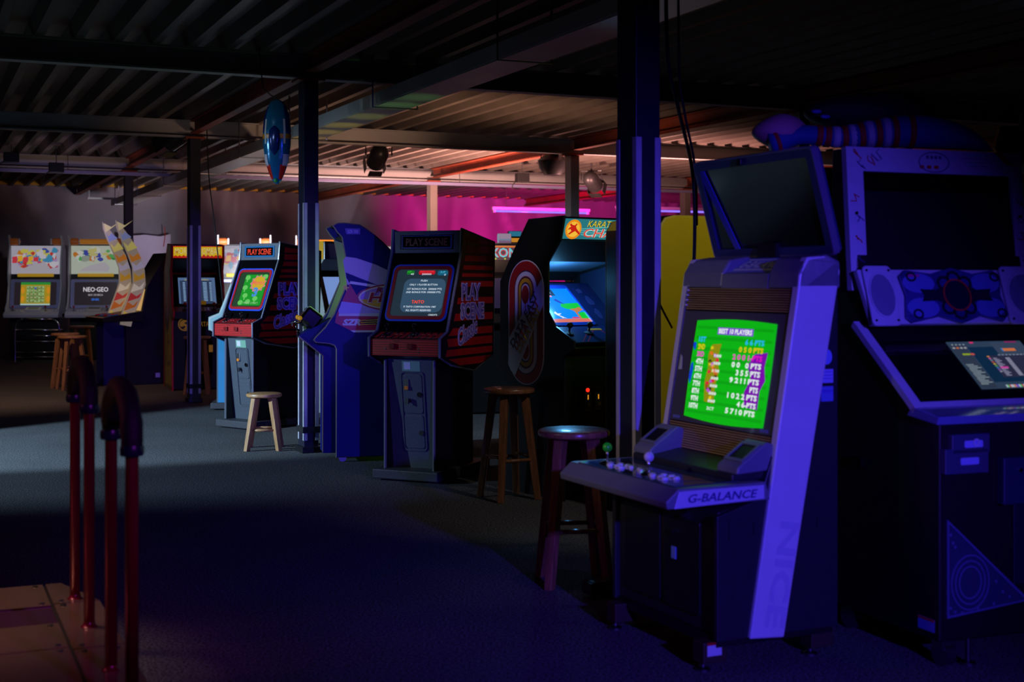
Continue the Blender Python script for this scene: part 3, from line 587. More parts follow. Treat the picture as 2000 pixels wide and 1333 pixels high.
# ------------------------------------------------------------------ tall twin-fin cabinets of the back row
def fin_cabinet(label, loc, phi, art):
    t = thing('finned_arcade_cabinet', label, 'arcade machine', loc, phi, 'tall finned cabinets along the back wall')
    rn = random.Random(art * 11 + 2)
    fin = [(-.28, .80), (-.34, .88), (-.24, 1.0), (-.16, 1.30), (-.19, 1.5), (-.17, 1.75), (-.1, 2.0), (-.16, 2.16), (-.12, 2.17), (-.02, 2.08), (.12, 1.9), (.12, .8)]
    mf = M('pale_fin', (196, 200, 205), .35, var=.05, scale=5)
    for s in (-1, 1): MB().prism(fin, *sorted((s * .455, s * .43))).build('side_fin', mf, t, bevel=.006)
    MB().prism([(-.15, .03), (-.2, .74), (.32, .74), (.32, 2.0), (.4, 2.0), (.4, .03)], -.42, .42).build('lower_body', m_black, t, bevel=.01)
    MB().prism([(-.12, .9), (-.06, 1.42), (-.06, 2.0), (.32, 2.0), (.32, .9)], -.43, .43).build('upper_body', m_black, t)
    F = panel((-.07, 1.44), (-.07, 1.99))
    base = {0: (206, 200, 220), 1: (214, 222, 205)}.get(art % 2)
    mq = P('marquee_board', [(-.42, .05), (.42, .05), (.42, .54), (-.42, .54)], F, E('marquee_base_%d' % (art % 2), tuple(int(c * .72) for c in base), .9, True), t, 0, .01)
    pal = [(200, 70, 120), (210, 130, 40), (60, 80, 170), (180, 150, 200), (210, 200, 90), (200, 60, 50), (70, 150, 190), (210, 205, 215)] if art % 2 == 0 else [(60, 70, 170), (60, 140, 60), (200, 120, 40), (205, 215, 205), (150, 160, 150), (90, 170, 90), (210, 210, 200), (200, 190, 120)]
    for k, c in enumerate(pal):
        cc = E('art_%d_%d' % (art % 2, k), tuple(int(x * .8) for x in c), .9)
        Ps('printed_art', [blob(rn.uniform(-.34, .34), rn.uniform(.17 if art % 2 == 0 else .3, .47), rn.uniform(.03, .1), rn.uniform(.03, .075), rn) for _ in range(9 if art % 2 == 0 else 4)], F, cc, mq, .0102 + k * .0006, .0005)
    if art % 2 == 0:
        for k, (x, y, h, a) in enumerate(((-.36, .3, .12, -12), (-.27, .32, .11, 8), (-.18, .3, .1, -6), (-.09, .32, .09, 5), (0, .31, .08, 0))): P('letter_block', [(x - .04, y - h / 2), (x + .04, y - h / 2 + .01 * (k % 2)), (x + .045, y + h / 2), (x - .035, y + h / 2 - .012)], F, E('block_%d' % (k % 2), ((180, 50, 60), (200, 150, 40))[k % 2], .85), mq, .0155, .001)
    P('pale_swoosh', [(-.3, .1), (-.1, .2), (.15, .26), (.24, .16), (.2, .09)], F, E('pale_swoosh', (158, 152, 160), .8), mq, .0152, .0006)
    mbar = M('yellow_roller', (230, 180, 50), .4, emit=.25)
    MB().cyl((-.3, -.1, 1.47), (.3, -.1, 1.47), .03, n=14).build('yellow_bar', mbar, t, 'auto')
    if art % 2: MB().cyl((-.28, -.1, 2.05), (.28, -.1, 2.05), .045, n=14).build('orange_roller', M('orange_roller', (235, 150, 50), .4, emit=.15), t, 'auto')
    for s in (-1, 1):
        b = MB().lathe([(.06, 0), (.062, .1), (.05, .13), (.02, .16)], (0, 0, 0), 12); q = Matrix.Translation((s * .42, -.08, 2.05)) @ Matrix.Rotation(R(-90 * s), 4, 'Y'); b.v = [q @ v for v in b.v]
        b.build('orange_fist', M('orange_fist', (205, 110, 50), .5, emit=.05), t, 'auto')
        b = MB()
        for k in range(4): b.ball((s * .27, -.13, 2.015 + .025 * k), .018, 6)
        b.build('knuckles', M('pale_glove', (215, 205, 215), .5), t, True)['kind'] = 'stuff'
    F = panel((-.14, .9), (-.075, 1.40)); msl = M('lilac_bezel', (150, 156, 205), .35)
    bz = RING('monitor_frame', rr(0, .25, .84, .5, .03), rr(0, .25, .72, .4, .02), F, msl, t, 0, .02)
    sc = P('screen', rect(0, .25, .73, .41), F, E('dark_red_grey_screen', (34, 28, 34), .9), t, 0, .004)
    if art == 0:
        P('picture', rect(0, .25, .50, .40), F, E('yellow_game_field', (150, 128, 30), .95, True), sc, .0045, .0005)
        P('status_strip', rect(0, .43, .50, .045), F, E('green_game_strip', (40, 130, 50), .9), sc, .0052, .0005)
        P('maze_floor', rect(.0, .24, .3, .29), F, E('maze_green', (118, 150, 90), .9), sc, .0052, .0005)
        Ps('maze_block', [rect(-.13 + .0325 * i, .11 + .03 * j, .02, .018) for i in range(9) for j in range(9) if rn.random() < .62], F, E('maze_brown', (88, 62, 20), .9), sc, .0058, .0005)
        Ps('maze_gem', [rect(-.13 + .065 * i, .125 + .06 * j, .016, .016) for i in range(5) for j in range(5)], F, E('maze_cream', (200, 195, 150), .9), sc, .0064, .0005)
        Ps('side_ornament', [disc(s * .215, .25 + y, .03, .06, 12) for s in (-1, 1) for y in (-.09, .06)], F, E('ornament_orange', (196, 130, 30), .9), sc, .0058, .0005)
        P('footer_strip', rect(0, .062, .5, .026), F, E('footer_pale', (160, 190, 180), .9), sc, .0058, .0005); P('blue_gem', disc(.0, .345, .018), F, E('gem_blue', (50, 80, 170), .9), sc, .0066, .0005)
    elif art == 1:
        T('NEO·GEO', F, .0, .325, .42, .08, E('logo_white', (205, 200, 205), .95), sc, .006, bold=.015, name='screen_text'); T('MAX 330 MEGA', F, .0, .23, .25, .035, E('logo_grey', (150, 148, 155), .9), sc, .006, bold=.02, name='screen_text')
        T('SNK', F, .0, .15, .14, .04, E('logo_blue', (40, 90, 180), .95), sc, .006, bold=.05, name='screen_text')
    cpm = M('white_control_deck', (190, 188, 200), .35, var=.05, scale=8)
    MB().prism([(-.40, .74), (-.42, .79), (-.36, .84), (-.14, .90), (-.12, .74)], -.46, .46).build('control_panel', cpm, t, bevel=.008)
    F = panel((-.36, .84), (-.14, .90))
    ip = P('instruction_panel', rr(.0, .13, .26, .17, .02), F, M('pale_card', (200, 200, 205), .4), t, .0, .03, .005)
    P('card_print', rect(0, .13, .18, .09), F, M('card_grey', (120, 112, 110), .5), ip, .03, .001)
    for x in (-.33, .22): joystick(t, F.p(x, .08), (0, -.25, .97), .07, .02, m_redprint, m_screw)
    buttons(t, F, [(x0 + .05 * k, .07 + .015 * k) for x0 in (-.26, .29) for k in range(3)], .016, m_white)
    return t
neo = fin_cabinet('tall finned cabinet with colourful marquee and yellow maze game, leftmost of the back row', corner(68, 704, 0, (0, -.15), 4), 4, 0)
neo2 = fin_cabinet('tall finned cabinet with pale marquee, its dark screen showing a white logo', corner(186, 704, 0, (0, -.15), 6), 6, 1)
rowlabs = ['tall finned cabinet mostly hidden behind the lit red marquee cabinet', 'tall finned cabinet whose fins show just left of the racing cabinet hood', 'tall finned cabinet peeking out between racing cabinet and blank-marquee cabinet']
for k, (px, Y) in enumerate(((478, 23.0), (628, 23.4), (752, 23.8))):
    loc = Vector(((px - 1000) / FPX * Y, Y, 0)); fin_cabinet(rowlabs[k], loc, 8 + 3 * k, 2 + k)

# tubular bench before the leftmost cabinet
p = corner(36, 709, 0, (-.35, 0), 3); p.y -= .12
t = thing('tube_bench', 'chrome tube bench standing before the leftmost finned cabinet', 'bench', p, 3)
for s in (-1, 1):
    MB().tube(smooth_path([(s * .36, -.02, .012), (s * .36, 0, .08), (s * .36, 0, .55), (s * .33, 0, .68), (s * .24, 0, .73)]), .016, 8).build('post', m_chrome, t, True)
    MB().tube([(s * .36, 0, .55), (s * .36, .25, .55), (s * .36, .28, .012)], .016, 8).build('rear_leg', m_chrome, t, True)
for z in (.73, .55, .45, .36, .18, .1): MB().cyl((-.36 if z < .7 else -.24, 0 if z != .45 else .1, z), (.36 if z < .7 else .24, 0 if z != .45 else .1, z), .015 if z > .5 else .011, n=8).build('crossbar', m_chrome, t, True)

# ------------------------------------------------------------------ generic upright shell
def upright(name, label, loc, phi, prof, hw, side_m, trim_m, trim_r=.009):
    t = thing(name, label, 'arcade machine', loc, phi); sides = []
    for s in (-1, 1):
        sp = MB().prism(prof, *sorted((s * hw, s * (hw - .02)))).build('side_panel', side_m, t, bevel=.002)
        MB().tube([(s * (hw - .01), y, z) for y, z in prof], trim_r, 6, True).build('edge_trim', trim_m, sp); sides.append(sp)
    return t, sides

# fighting game cabinet behind the lilac column
prof = [(-.32, 0), (-.32, .88), (-.42, .93), (-.42, .99), (-.30, 1.05), (-.16, 1.50), (-.24, 1.66), (-.24, 1.82), (.1, 1.84), (.42, 1.5), (.42, 0)]
m_mkside = M('cracked_side_art', (92, 86, 50), .5, var=.5, scale=6)
t, sd = upright('fighting_game_cabinet', 'red-edged cabinet with yellow flame marquee behind the lilac-guarded column', corner(336, 764, 0, (-.33, -.32), 22), 22, prof, .33, m_mkside, m_red, .014)
hw = .31
span('lower_front', (-.30, .02), (-.30, .88), -hw, hw, m_black, t); cpf = span('control_panel_front', (-.40, .90), (-.40, .985), -hw, hw, m_black, t)
cpt = span('control_panel_top', (-.40, .99), (-.28, 1.05), -hw, hw, M('dark_red_panel', (110, 30, 24), .4), t)
bz = span('bezel', (-.27, 1.06), (-.06, 1.50), -hw, hw, m_blackgloss, t); span('speaker_panel', (-.06, 1.50), (-.22, 1.65), -hw, hw, m_black, t)
span('top_board', (.1, 1.83), (-.22, 1.815), -hw, hw, m_black, t); span('back_board', (.41, .02), (.41, 1.49), -hw, hw, m_black, t)
FM = panel((-.23, 1.66), (-.23, 1.815)); mq = P('marquee', rect(0, .078, .62, .15), FM, E('flame_marquee_red', (170, 32, 12), .9, True), t, 0, .01)
rn = random.Random(4); 
flame = [(-.30, .14), (-.30, .045)]
for k in range(25): flame.append((-.30 + .025 * k, .022 + (.03 if k % 2 else 0) * rn.uniform(.4, 1)))
flame += [(.30, .045), (.30, .145)]
P('flame_print', flame, FM, E('flame_yellow', (196, 168, 10), .9), mq, .0102, .001)
T('MORTAL KOMBAT', FM, 0, .09, .57, .085, E('flame_dark', (150, 70, 10), .9), mq, .0125, bold=.035); T('MORTAL KOMBAT', FM, 0, .09, .565, .08, E('flame_pale', (214, 200, 120), .9), mq, .0132, bold=.0)
F = panel((-.27, 1.06), (-.06, 1.50))
sc = P('screen', rect(0, .21, .46, .36), F, E('blue_score_screen', (78, 102, 140), .9, True), bz, .001, .004)
P('screen_shade', rect(-.01, .19, .40, .32), F, E('slate_screen', (42, 56, 84), .9), sc, .0052, .0006)
T('LONGEST WINNING STREAKS', F, .0, .36, .3, .02, E('yellow_text', (190, 180, 60), .9), sc, .0065, name='screen_text')
Ps('score_column', [rect(x, .32 - .021 * k, w, .009) for k in range(13) for x, w in ((-.16, .03), (-.10, .05), (.1, .05), (.17, .03))], F, E('pale_blue_text', (140, 175, 215), .9), sc, .0065, .0005)
F = panel((-.40, .90), (-.40, .985)); gold = M('gold_print', (205, 150, 40), .5, emit=.12)
lf = panel((-.30, .02), (-.30, .88))
RING('round_emblem', disc(-.17, .81, .085), disc(-.17, .81, .07), lf, gold, t, .0, .003)
P('emblem_figure', [(-.235, .80), (-.225, .84), (-.19, .865), (-.15, .86), (-.135, .84), (-.165, .835), (-.175, .82), (-.13, .80), (-.125, .765), (-.155, .745), (-.19, .75), (-.16, .775), (-.175, .79), (-.215, .775)], lf, gold, t, 0, .003)
T('MORTAL KOMBAT', lf, .17, .81, .48, .06, gold, t, .002, bold=.02)
bd = P('small_badge', rr(.02, .045, .15, .05, .01), panel((-.28, 1.05), (-.26, 1.12)), gold, t, .02, .004)
F = panel((-.40, .99), (-.28, 1.05))
for x in (-.18, .18): joystick(cpt, F.p(x, .05), (0, -.3, .95), .08, .02, m_red, m_rubber)
buttons(cpt, F, [(x0 + .045 * i, .03 + .045 * j) for x0 in (-.11, .02) for i in range(3) for j in range(2)], .015, m_white)
cd = P('coin_door', rr(0, .38, .34, .42, .02), lf, m_blackgloss, t, 0, .01); P('coin_slot', rect(.15, .5, .05, .09), lf, gold, cd, .01, .006)
FL = sideL(.33)
P('side_art', [(-.3, .06), (.3, .05), (.3, .86), (.1, .95), (.05, .8), (-.1, .7), (-.3, .8)], FL, M('olive_art', (150, 140, 40), .5, var=.4, scale=5), sd[0], 0, .002)
P('side_art', [(-.3, .9), (-.05, .85), (.12, 1.05), (.28, 1.0), (.14, 1.45), (-.1, 1.6), (-.3, 1.45)], FL, M('grey_art', (110, 105, 100), .5, var=.5, scale=7), sd[0], 0, .002)
P('side_art', [(.0, .95), (.18, 1.1), (.1, 1.3), (-.08, 1.2)], FL, M('rust_art', (120, 52, 32), .5, var=.4, scale=8), sd[0], .002, .002)
Ps('side_art_line', [[(.2, .3), (.08, .34), (.02, .28), (-.1, .33), (-.22, .25), (-.1, .35), (.02, .31), (.08, .37)], [(.15, .55), (.02, .6), (-.1, .52), (.02, .63)]], FL, m_lineblack, sd[0], .002, .001)

# flame-painted machine facing left
t = thing('flame_sided_machine', 'dark machine with tall wavy flame-painted side boards facing left', 'arcade machine', corner(276, 752, 0, (.32, -.1), -58), -58)
MB().prism([(-.28, 0), (-.3, .82), (-.1, .9), (-.02, 1.3), (.25, 1.75), (.55, 1.7), (.55, 0)], -.32, .32).build('body', M('dark_navy_body', (20, 20, 34), .5), t, bevel=.01)
cp = MB().prism([(-.62, .84), (-.64, .89), (-.1, .98), (-.1, .84)], -.42, .42).build('control_panel', M('black_deck', (30, 26, 30), .4), t, bevel=.006)
MB().prism([(-.56, .0), (-.56, .84), (-.28, .84), (-.28, .0)], -.16, .2).build('front_plinth', M('blue_plinth', (30, 30, 120), .4), t, bevel=.004)
F = panel((-.64, .89), (-.1, .98)); P('deck_rim', [(-.42, 0), (.42, 0), (.42, .04), (-.42, .04)], F, M('peach_rim', (200, 140, 110), .4), cp, 0, .002)
for k, (x, c) in enumerate(((-.3, m_red), (-.1, M('blue_button', (50, 120, 210), .3)), (.1, m_red), (.28, M('blue_button', (50, 120, 210), .3)))): buttons(cp, F, [(x, .14), (x + .06, .2)], .035, c)
cen = [(.80, -.31, .07), (.95, -.28, .08), (1.15, -.2, .085), (1.35, -.13, .085), (1.55, -.14, .08), (1.75, -.21, .085), (1.95, -.31, .075), (2.08, -.38, .05), (2.17, -.43, .008)]
wave = [(y - w, z) for z, y, w in cen] + [(y + w, z - .03) for z, y, w in cen[::-1]]
m_wave = M('cream_board_print', (216, 196, 170), .4, emit=.2)  # emission stands in for screen light falling on the boards
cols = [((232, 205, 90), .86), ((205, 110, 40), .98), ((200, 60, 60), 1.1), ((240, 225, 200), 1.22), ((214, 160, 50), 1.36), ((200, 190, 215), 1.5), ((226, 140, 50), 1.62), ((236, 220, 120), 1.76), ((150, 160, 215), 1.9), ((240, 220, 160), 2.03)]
def wx(z, side):                                        # board outline at height z
    a = wave[:9] if side == 0 else wave[9:]
    for (y0, z0), (y1, z1) in zip(a, a[1:]):
        if min(z0, z1) <= z <= max(z0, z1) and z0 != z1: return y0 + (y1 - y0) * (z - z0) / (z1 - z0)
    return -.2
for s in (-1, 1):
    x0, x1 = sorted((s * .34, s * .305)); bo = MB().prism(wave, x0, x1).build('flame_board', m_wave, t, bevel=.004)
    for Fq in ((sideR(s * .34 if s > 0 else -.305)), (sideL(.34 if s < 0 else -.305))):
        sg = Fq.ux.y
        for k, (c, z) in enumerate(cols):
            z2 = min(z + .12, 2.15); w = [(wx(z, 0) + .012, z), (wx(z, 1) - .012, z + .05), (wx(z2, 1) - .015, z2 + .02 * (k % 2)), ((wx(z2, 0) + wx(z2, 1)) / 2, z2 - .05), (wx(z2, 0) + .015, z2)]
            P('flame_print', [(sg * y, zz) for y, zz in w], Fq, M('flame_colour_%d' % k, c, .4, emit=.3), bo, 0, .0015)  # flame colours glow in place of screen light
fr = panel((-.1, .9), (-.02, 1.3)); P('screen', rect(0, .2, .5, .34), fr, E('machine_screen', (190, 150, 90), .9, True), t, .001, .004)
P('price_label', rect(.12, .12, .06, .06), sideR(.32), m_purple, t, 0, .002)

# ------------------------------------------------------------------ racing motorcycle cabinet
t = thing('racing_cabinet', 'dark blue hooded racing cabinet with red and white side graphics', 'arcade machine', corner(657, 896, .03, (.32, -.35), -77), -77)
side = [(-.348, .04), (-.345, .86), (-.36, .89), (-.40, .905), (-.50, .915), (-.515, .93), (-.50, .95), (-.431, 1.02), (-.363, 1.121), (-.258, 1.368), (-.275, 1.55), (-.303, 1.71), (-.34, 1.75), (-.371, 1.796), (-.34, 1.81), (-.288, 1.812), (-.174, 1.80), (-.12, 1.765), (-.059, 1.721), (.0, 1.67), (.08, 1.589), (.22, 1.42), (.42, 1.3), (.42, .04)]
m_rh = M('racing_navy', (24, 32, 120), .55, var=.08, scale=5, spec=.2)
hw = .32
for s in (-1, 1):
    sp = MB().prism(side, *sorted((s * hw, s * (hw - .022)))).build('side_panel', m_rh, t, bevel=.002)
    MB().tube([(s * (hw - .011), y, z) for y, z in side], .009, 6, True).build('edge_trim', M('tan_molding', (130, 118, 104), .35), sp)
    if s > 0: spR = sp
hi = hw - .022
for nm, p0, p1, mt in (('lower_front', (-.32, .05), (-.32, .9), m_rh), ('hood_top', (.10, 1.55), (-.16, 1.785), m_rh), ('hood_lip', (-.17, 1.79), (-.34, 1.80), m_black), ('back_board', (.41, .05), (.41, 1.3), m_black), ('back_slope', (.41, 1.3), (.1, 1.55), m_rh), ('hood_ceiling', (.02, 1.60), (-.30, 1.71), m_black)):
    span(nm, p0, p1, -hi, hi, mt, t, .015)
sc = span('screen', (-.19, 1.08), (.0, 1.50), -hi + .03, hi - .03, E('lime_race_screen', (120, 190, 10), 3.2, True), t, .01)
MB().prism([(-.46, .965), (-.2, 1.07), (-.18, 1.04), (-.3, .93)], -hi, hi).build('screen_ledge', m_black, t)
MB().prism([(-.42, 1.0), (-.36, 1.1), (-.26, 1.36), (-.30, 1.7), (-.0, 1.6), (.0, 1.5), (-.19, 1.08)], -hi, -hi + .004).build('inner_side', M('grey_liner', (120, 122, 116), .5), t)
FR = sideR(hw)
P('white_graphic', [(-.30, 1.53), (-.28, 1.56), (-.2, 1.55), (-.05, 1.5), (.1, 1.43), (.2, 1.36), (.3, 1.3), (.3, 1.16), (-.27, 1.35)], FR, M('lilac_white_print', (186, 168, 214), .45), spR, .001, .0012)
P('dark_gore', [(-.12, 1.22), (-.04, 1.22), (.12, 1.42), (.3, 1.3), (.3, 1.12), (-.1, 1.15)], FR, M('purple_grey_print', (120, 108, 130), .45), spR, .0022, .0008)
P('navy_gore', [(-.275, 1.40), (-.28, 1.44), (.02, 1.32), (.02, 1.16), (-.18, 1.24)], FR, m_rh, spR, .003, .0008)
P('red_graphic', [(-.248, 1.36), (.3, 1.22), (.3, 1.0), (-.2, 1.0), (-.235, .995), (-.36, 1.06), (-.35, 1.12)], FR, M('crimson_print', (176, 24, 58), .4), spR, .0014, .0012)
P('white_line', [(-.245, 1.375), (-.05, 1.345), (.3, 1.26), (.3, 1.235), (-.05, 1.325), (-.252, 1.355)], FR, m_white, spR, .0046, .001)
P('lilac_band', [(-.31, 1.22), (.3, 1.14), (.3, 1.09), (-.33, 1.12), (-.335, 1.15)], FR, m_purple, spR, .0046, .001)
P('white_line', [(-.33, 1.127), (.05, 1.13), (.06, 1.118), (-.0, 1.105), (-.335, 1.11)], FR, m_white, spR, .0058, .001)
P('white_line', [(-.245, 1.0), (.3, 1.0), (.3, .985), (-.22, .985)], FR, m_white, spR, .003, .001)
P('oval_badge', disc(.10, 1.25, .30, .105), FR, M('crimson_edge', (150, 24, 40), .4), spR, .006, .001); P('oval_badge', disc(.10, 1.25, .285, .094), FR, M('cream_edge', (220, 215, 180), .4), spR, .007, .001)
P('oval_badge', disc(.10, 1.25, .27, .084), FR, M('sky_field', (160, 130, 205), .4), spR, .008, .001); P('oval_badge', [(x, min(z, 1.235)) for x, z in disc(.10, 1.25, .27, .084, 24, 180, 360)], FR, M('yellow_field', (222, 180, 40), .4), spR, .009, .001)
T('RACING', FR, .1, 1.308, .30, .042, m_redprint, spR, .0105, shear=.25, bold=.02); T('HERO', FR, .10, 1.25, .44, .085, M('cream_letter', (228, 210, 190), .4), spR, .0105, shear=.2, bold=.07); T('HERO', FR, .10, 1.25, .42, .075, m_redprint, spR, .0112, shear=.2, bold=.025)
T('SEGA', FR, .06, 1.185, .15, .034, M('sega_blue', (90, 170, 220), .4), spR, .0105, bold=.06)
T('SZR', FR, -.235, 1.062, .14, .05, m_white, spR, .004, shear=.25, bold=.06)
P('star_print', [(-.28 + q * math.cos(a), 1.325 + q * math.sin(a)) for k in range(10) for a, q in ((math.pi * k / 5, .03 if k % 2 == 0 else .012),)], FR, M('yellow_star', (235, 200, 60), .4), spR, .006, .001)
P('black_streak', disc(-.07, 1.066, .09, .022, 16), FR, m_lineblack, spR, .003, .001)
Ps('yellow_streak', [[(-.17, 1.04 + .016 * k), (-.05 + .01 * k, 1.045 + .016 * k), (-.05 + .01 * k, 1.05 + .016 * k), (-.165, 1.046 + .016 * k)] for k in range(3)], FR, M('yellow_star', (235, 200, 60), .4), spR, .0045, .001)
P('hood_print', [(-.275, 1.73), (-.17, 1.73), (-.17, 1.775), (-.285, 1.775)], FR, m_purpled, spR, .001, .001); T('SZR 500', FR, -.225, 1.752, .08, .026, m_purple, spR, .0025, bold=.03)
pod = MB().prism([(-.32, .045), (-.434, .047), (-.434, .80), (-.62, .95), (-.54, 1.0), (-.36, 1.09), (-.32, 1.0)], -.12, .12).build('handlebar_pod', m_rh, t, bevel=.004)
MB().tube([(.125, y, z) for y, z in [(-.434, .06), (-.434, .80), (-.62, .95)]], .007, 6).build('pod_trim', M('tan_molding', (130, 118, 104), .35), pod)
b = MB(); q = Matrix.Translation((0, -.53, 1.07)) @ Matrix.Rotation(R(-38), 4, 'X'); b.box(-.11, .11, -.075, .07, -.05, .085, q); hb = b.build('instrument_box', m_blackgloss, t, bevel=.018)
MB().box(-.09, .09, -.06, .055, .086, .09, q).build('instrument_face', E('dash_glow', (96, 150, 20), .9), hb)
for s in (-1, 1):
    MB().tube([(s * .1, -.55, 1.04), (s * .16, -.58, 1.06), (s * .26, -.56, 1.03)], .017, 10).build('handle_grip', m_rubber, hb, True)
    MB().tube([(s * .15, -.6, 1.06), (s * .21, -.65, 1.05), (s * .26, -.645, 1.02)], .007, 6).build('brake_lever', m_chrome, hb, True)
    MB().ball((s * .13, -.61, 1.09), .018, 8).build('indicator_lamp', M('amber_lamp', (240, 170, 30), .3, emit=.2), hb, True)
for k in range(3): MB().cyl((.03 * k - .02, -.605, .985 - .02 * k), (.03 * k - .02, -.625, .995 - .02 * k), .012, n=8).build('bolt', m_chrome, hb)
def caster(parent, x, y, z=.06):
    c = MB().cyl((x - .014, y, .03), (x + .014, y, .03), .03, n=14).build('caster_wheel', m_screw, parent, 'auto')
    MB().box(x - .022, x + .022, y - .022, y + .022, .05, z).build('caster_fork', m_screw, c, bevel=.004)
for x, y in ((.28, -.3), (-.28, -.3), (.28, .36), (-.28, .36)): caster(t, x, y)

# ------------------------------------------------------------------ karate cabinet
kphi = 35.8
prof = [(-.30, 0), (-.30, .90), (-.40, .96), (-.40, 1.0), (-.216, 1.083), (-.136, 1.178), (-.136, 1.495), (-.265, 1.638), (-.304, 1.778), (.069, 1.77), (.228, 1.575), (.38, 1.373), (.38, 0)]
t, sd = upright('karate_game_cabinet', 'black cabinet with red and white oval logo on its side and a lit karate marquee', (.403, 8.731, 0), kphi, prof, .32, m_black, m_btrim)
hi = .30
m_inner = M('blue_black_interior', (30, 36, 60), .4)
for nm, p0, p1, mt in (('lower_front', (-.28, .02), (-.28, .90), m_black), ('control_panel_front', (-.28, .90), (-.39, .955), m_black), ('top_board', (.069, 1.76), (-.295, 1.768), m_black), ('back_board', (.37, .02), (.37, 1.37), m_black), ('rear_slope', (.36, 1.38), (.06, 1.765), m_black), ('hood_ceiling', (.30, 1.44), (-.13, 1.52), M('hood_inner', (80, 92, 110), .45)), ('marquee_shelf', (-.13, 1.5), (-.26, 1.63), m_black)):
    span(nm, p0, p1, -hi, hi, mt, t, .012)
for s in (-1, 1): MB().prism([(-.2, 1.09), (-.13, 1.18), (-.13, 1.5), (.3, 1.42), (.3, 1.2)], *sorted((s * hi, s * (hi - .004)))).build('inner_side', m_inner, t)
hl = bpy.data.lights.new('hood_fill', 'POINT'); hl.color = (.12, .5, 1); hl.energy = 9; hl.shadow_soft_size = .05; hlo = bpy.data.objects.new('hood_fill', hl); COL.objects.link(hlo); hlo.parent = t; hlo.location = (-.12, -.02, 1.36)  # point light added for the blue glow inside the hood
mons = ((-.15, 1.075), (.22, 1.36)); F = panel(*mons); ML = math.hypot(.37, .285)
bz = P('bezel', [(-hi, 0), (hi, 0), (hi, ML), (-hi, ML)], F, M('navy_bezel', (28, 34, 80), .25, coat=.3), t, -.01, .01)
sc = P('screen', rect(-.11, ML / 2 - .01, .38, .36), F, E('sky_game_screen', (0, 130, 240), 1.1, True), bz, .001, .003)
RING('screen_mask', rr(-.11, ML / 2 - .01, .38, .42, .02), rr(-.11, ML / 2 - .01, .36, .36, .01), F, M('blue_mask', (30, 60, 150), .25, coat=.4), bz, 0, .012)
x0, y0, w, h = -.29, .041, .36, .36
def sp_(name, pts, mat, l=.0045, t_=.0005): return P(name, [(x0 + w * a, y0 + h * c) for a, c in pts], F, mat, sc, l, t_)
sp_('ground', [(0, 0), (1, 0), (1, .13), (0, .13)], E('game_ground', (215, 110, 90), 1)); sp_('grass_strip', [(0, 0), (1, 0), (1, .03), (0, .03)], E('game_edge', (140, 110, 180), .9), .005)
sp_('tree_crown', [(.55, .48), (.6, .56), (1, .58), (1, .44), (.9, .42), (.75, .38), (.62, .42)], E('game_green', (10, 200, 40), 1)); sp_('bush', [(.78, .13), (.86, .3), (1, .32), (1, .13)], E('game_green', (10, 200, 40), 1))
sp_('tree_trunk', [(.70, .40), (.78, .34), (.78, .14), (.83, .14), (.82, .3), (1, .38), (.95, .46), (.85, .42)], E('game_trunk', (190, 120, 60), 1), .005)
sp_('score_box', [(.0, .80), (.62, .80), (.62, .98), (0, .98)], E('game_slate', (30, 60, 100), .9)); sp_('score_box_red', [(.0, .82), (.2, .82), (.2, .95), (.0, .95)], E('game_pinkred', (220, 90, 110), .9), .0052)
sp_('cloud', [(.2, .6), (.28, .58), (.38, .6), (.4, .65), (.3, .67), (.22, .65)], E('game_cloud', (190, 200, 240), 1)); sp_('speech_cloud', [(.33, .76), (.52, .76), (.52, .80), (.36, .81)], E('game_pink', (240, 150, 210), 1), .0055)
sp_('crouching_figure', [(.28, .3), (.33, .34), (.35, .28), (.44, .28), (.36, .23), (.48, .14), (.42, .16), (.4, .14), (.36, .2), (.31, .24)], E('game_white', (230, 235, 250), 1), .0055)
sp_('flying_figure', [(.5, .67), (.56, .7), (.62, .62), (.68, .54), (.6, .57), (.54, .62)], E('game_blue', (30, 50, 190), 1), .0055); sp_('red_mat', [(.6, .14), (.78, .14), (.76, .17), (.63, .17)], E('game_red', (230, 30, 60), 1), .0055)
T('VIOLENT 8000', F, x0 + .38 * w, y0 + .9 * h, .12, .03, E('game_white', (230, 235, 250), 1), sc, .006, name='screen_text')
Ps('bezel_figure_print', [blob(.18, .14, .03, .06, rn), blob(.19, .27, .03, .06, rn), blob(.17, .38, .03, .03, rn)], F, M('bezel_print', (60, 56, 110), .4), bz, .001, .0008)
F = panel((-.39, .995), (-.17, 1.085))
ct = P('control_panel_top', [(-hi, 0), (hi, 0), (hi, .235), (-hi, .235)], F, M('dark_blue_deck', (22, 34, 84), .35), t, -.01, .01)
for k, (a, c2) in enumerate((((-.24, .0), (-.05, .19)), ((-.2, .0), (-.01, .19)), ((.06, .0), (.03, .19)), ((.12, .0), (.09, .19)), ((.28, .0), (.17, .19)), ((.25, .0), (.14, .19)))):
    P('deck_line', [a, (a[0] + .012, a[1]), (c2[0] + .012, c2[1]), c2], F, M('deck_red_line', (170, 40, 66), .4), ct, 0, .0012)
for x in (-.25, -.09, .14, .25):
    j = joystick(ct, F.p(x, .13), (0, -.2, .98), .055, .02, m_rubber, m_rubber)
P('gold_tag', rr(.0, .185, .11, .022, .008), F, M('gold_print', (205, 150, 40), .5, emit=.12), ct, 0, .002)
FM = panel((-.258, 1.64), (-.297, 1.772)); mq = P('marquee', rect(0, .068, .6, .13), FM, E('marquee_teal', (40, 120, 130), .9, True), t, -.004, .01)
Ps('marquee_ray', [[(-.16, .03 + .012 * k), (.3, .01 + .03 * k), (.3, .022 + .03 * k), (-.16, .036 + .012 * k)] for k in range(4)], FM, E('marquee_ray', (90, 180, 180), .9), mq, .0062, .0005)
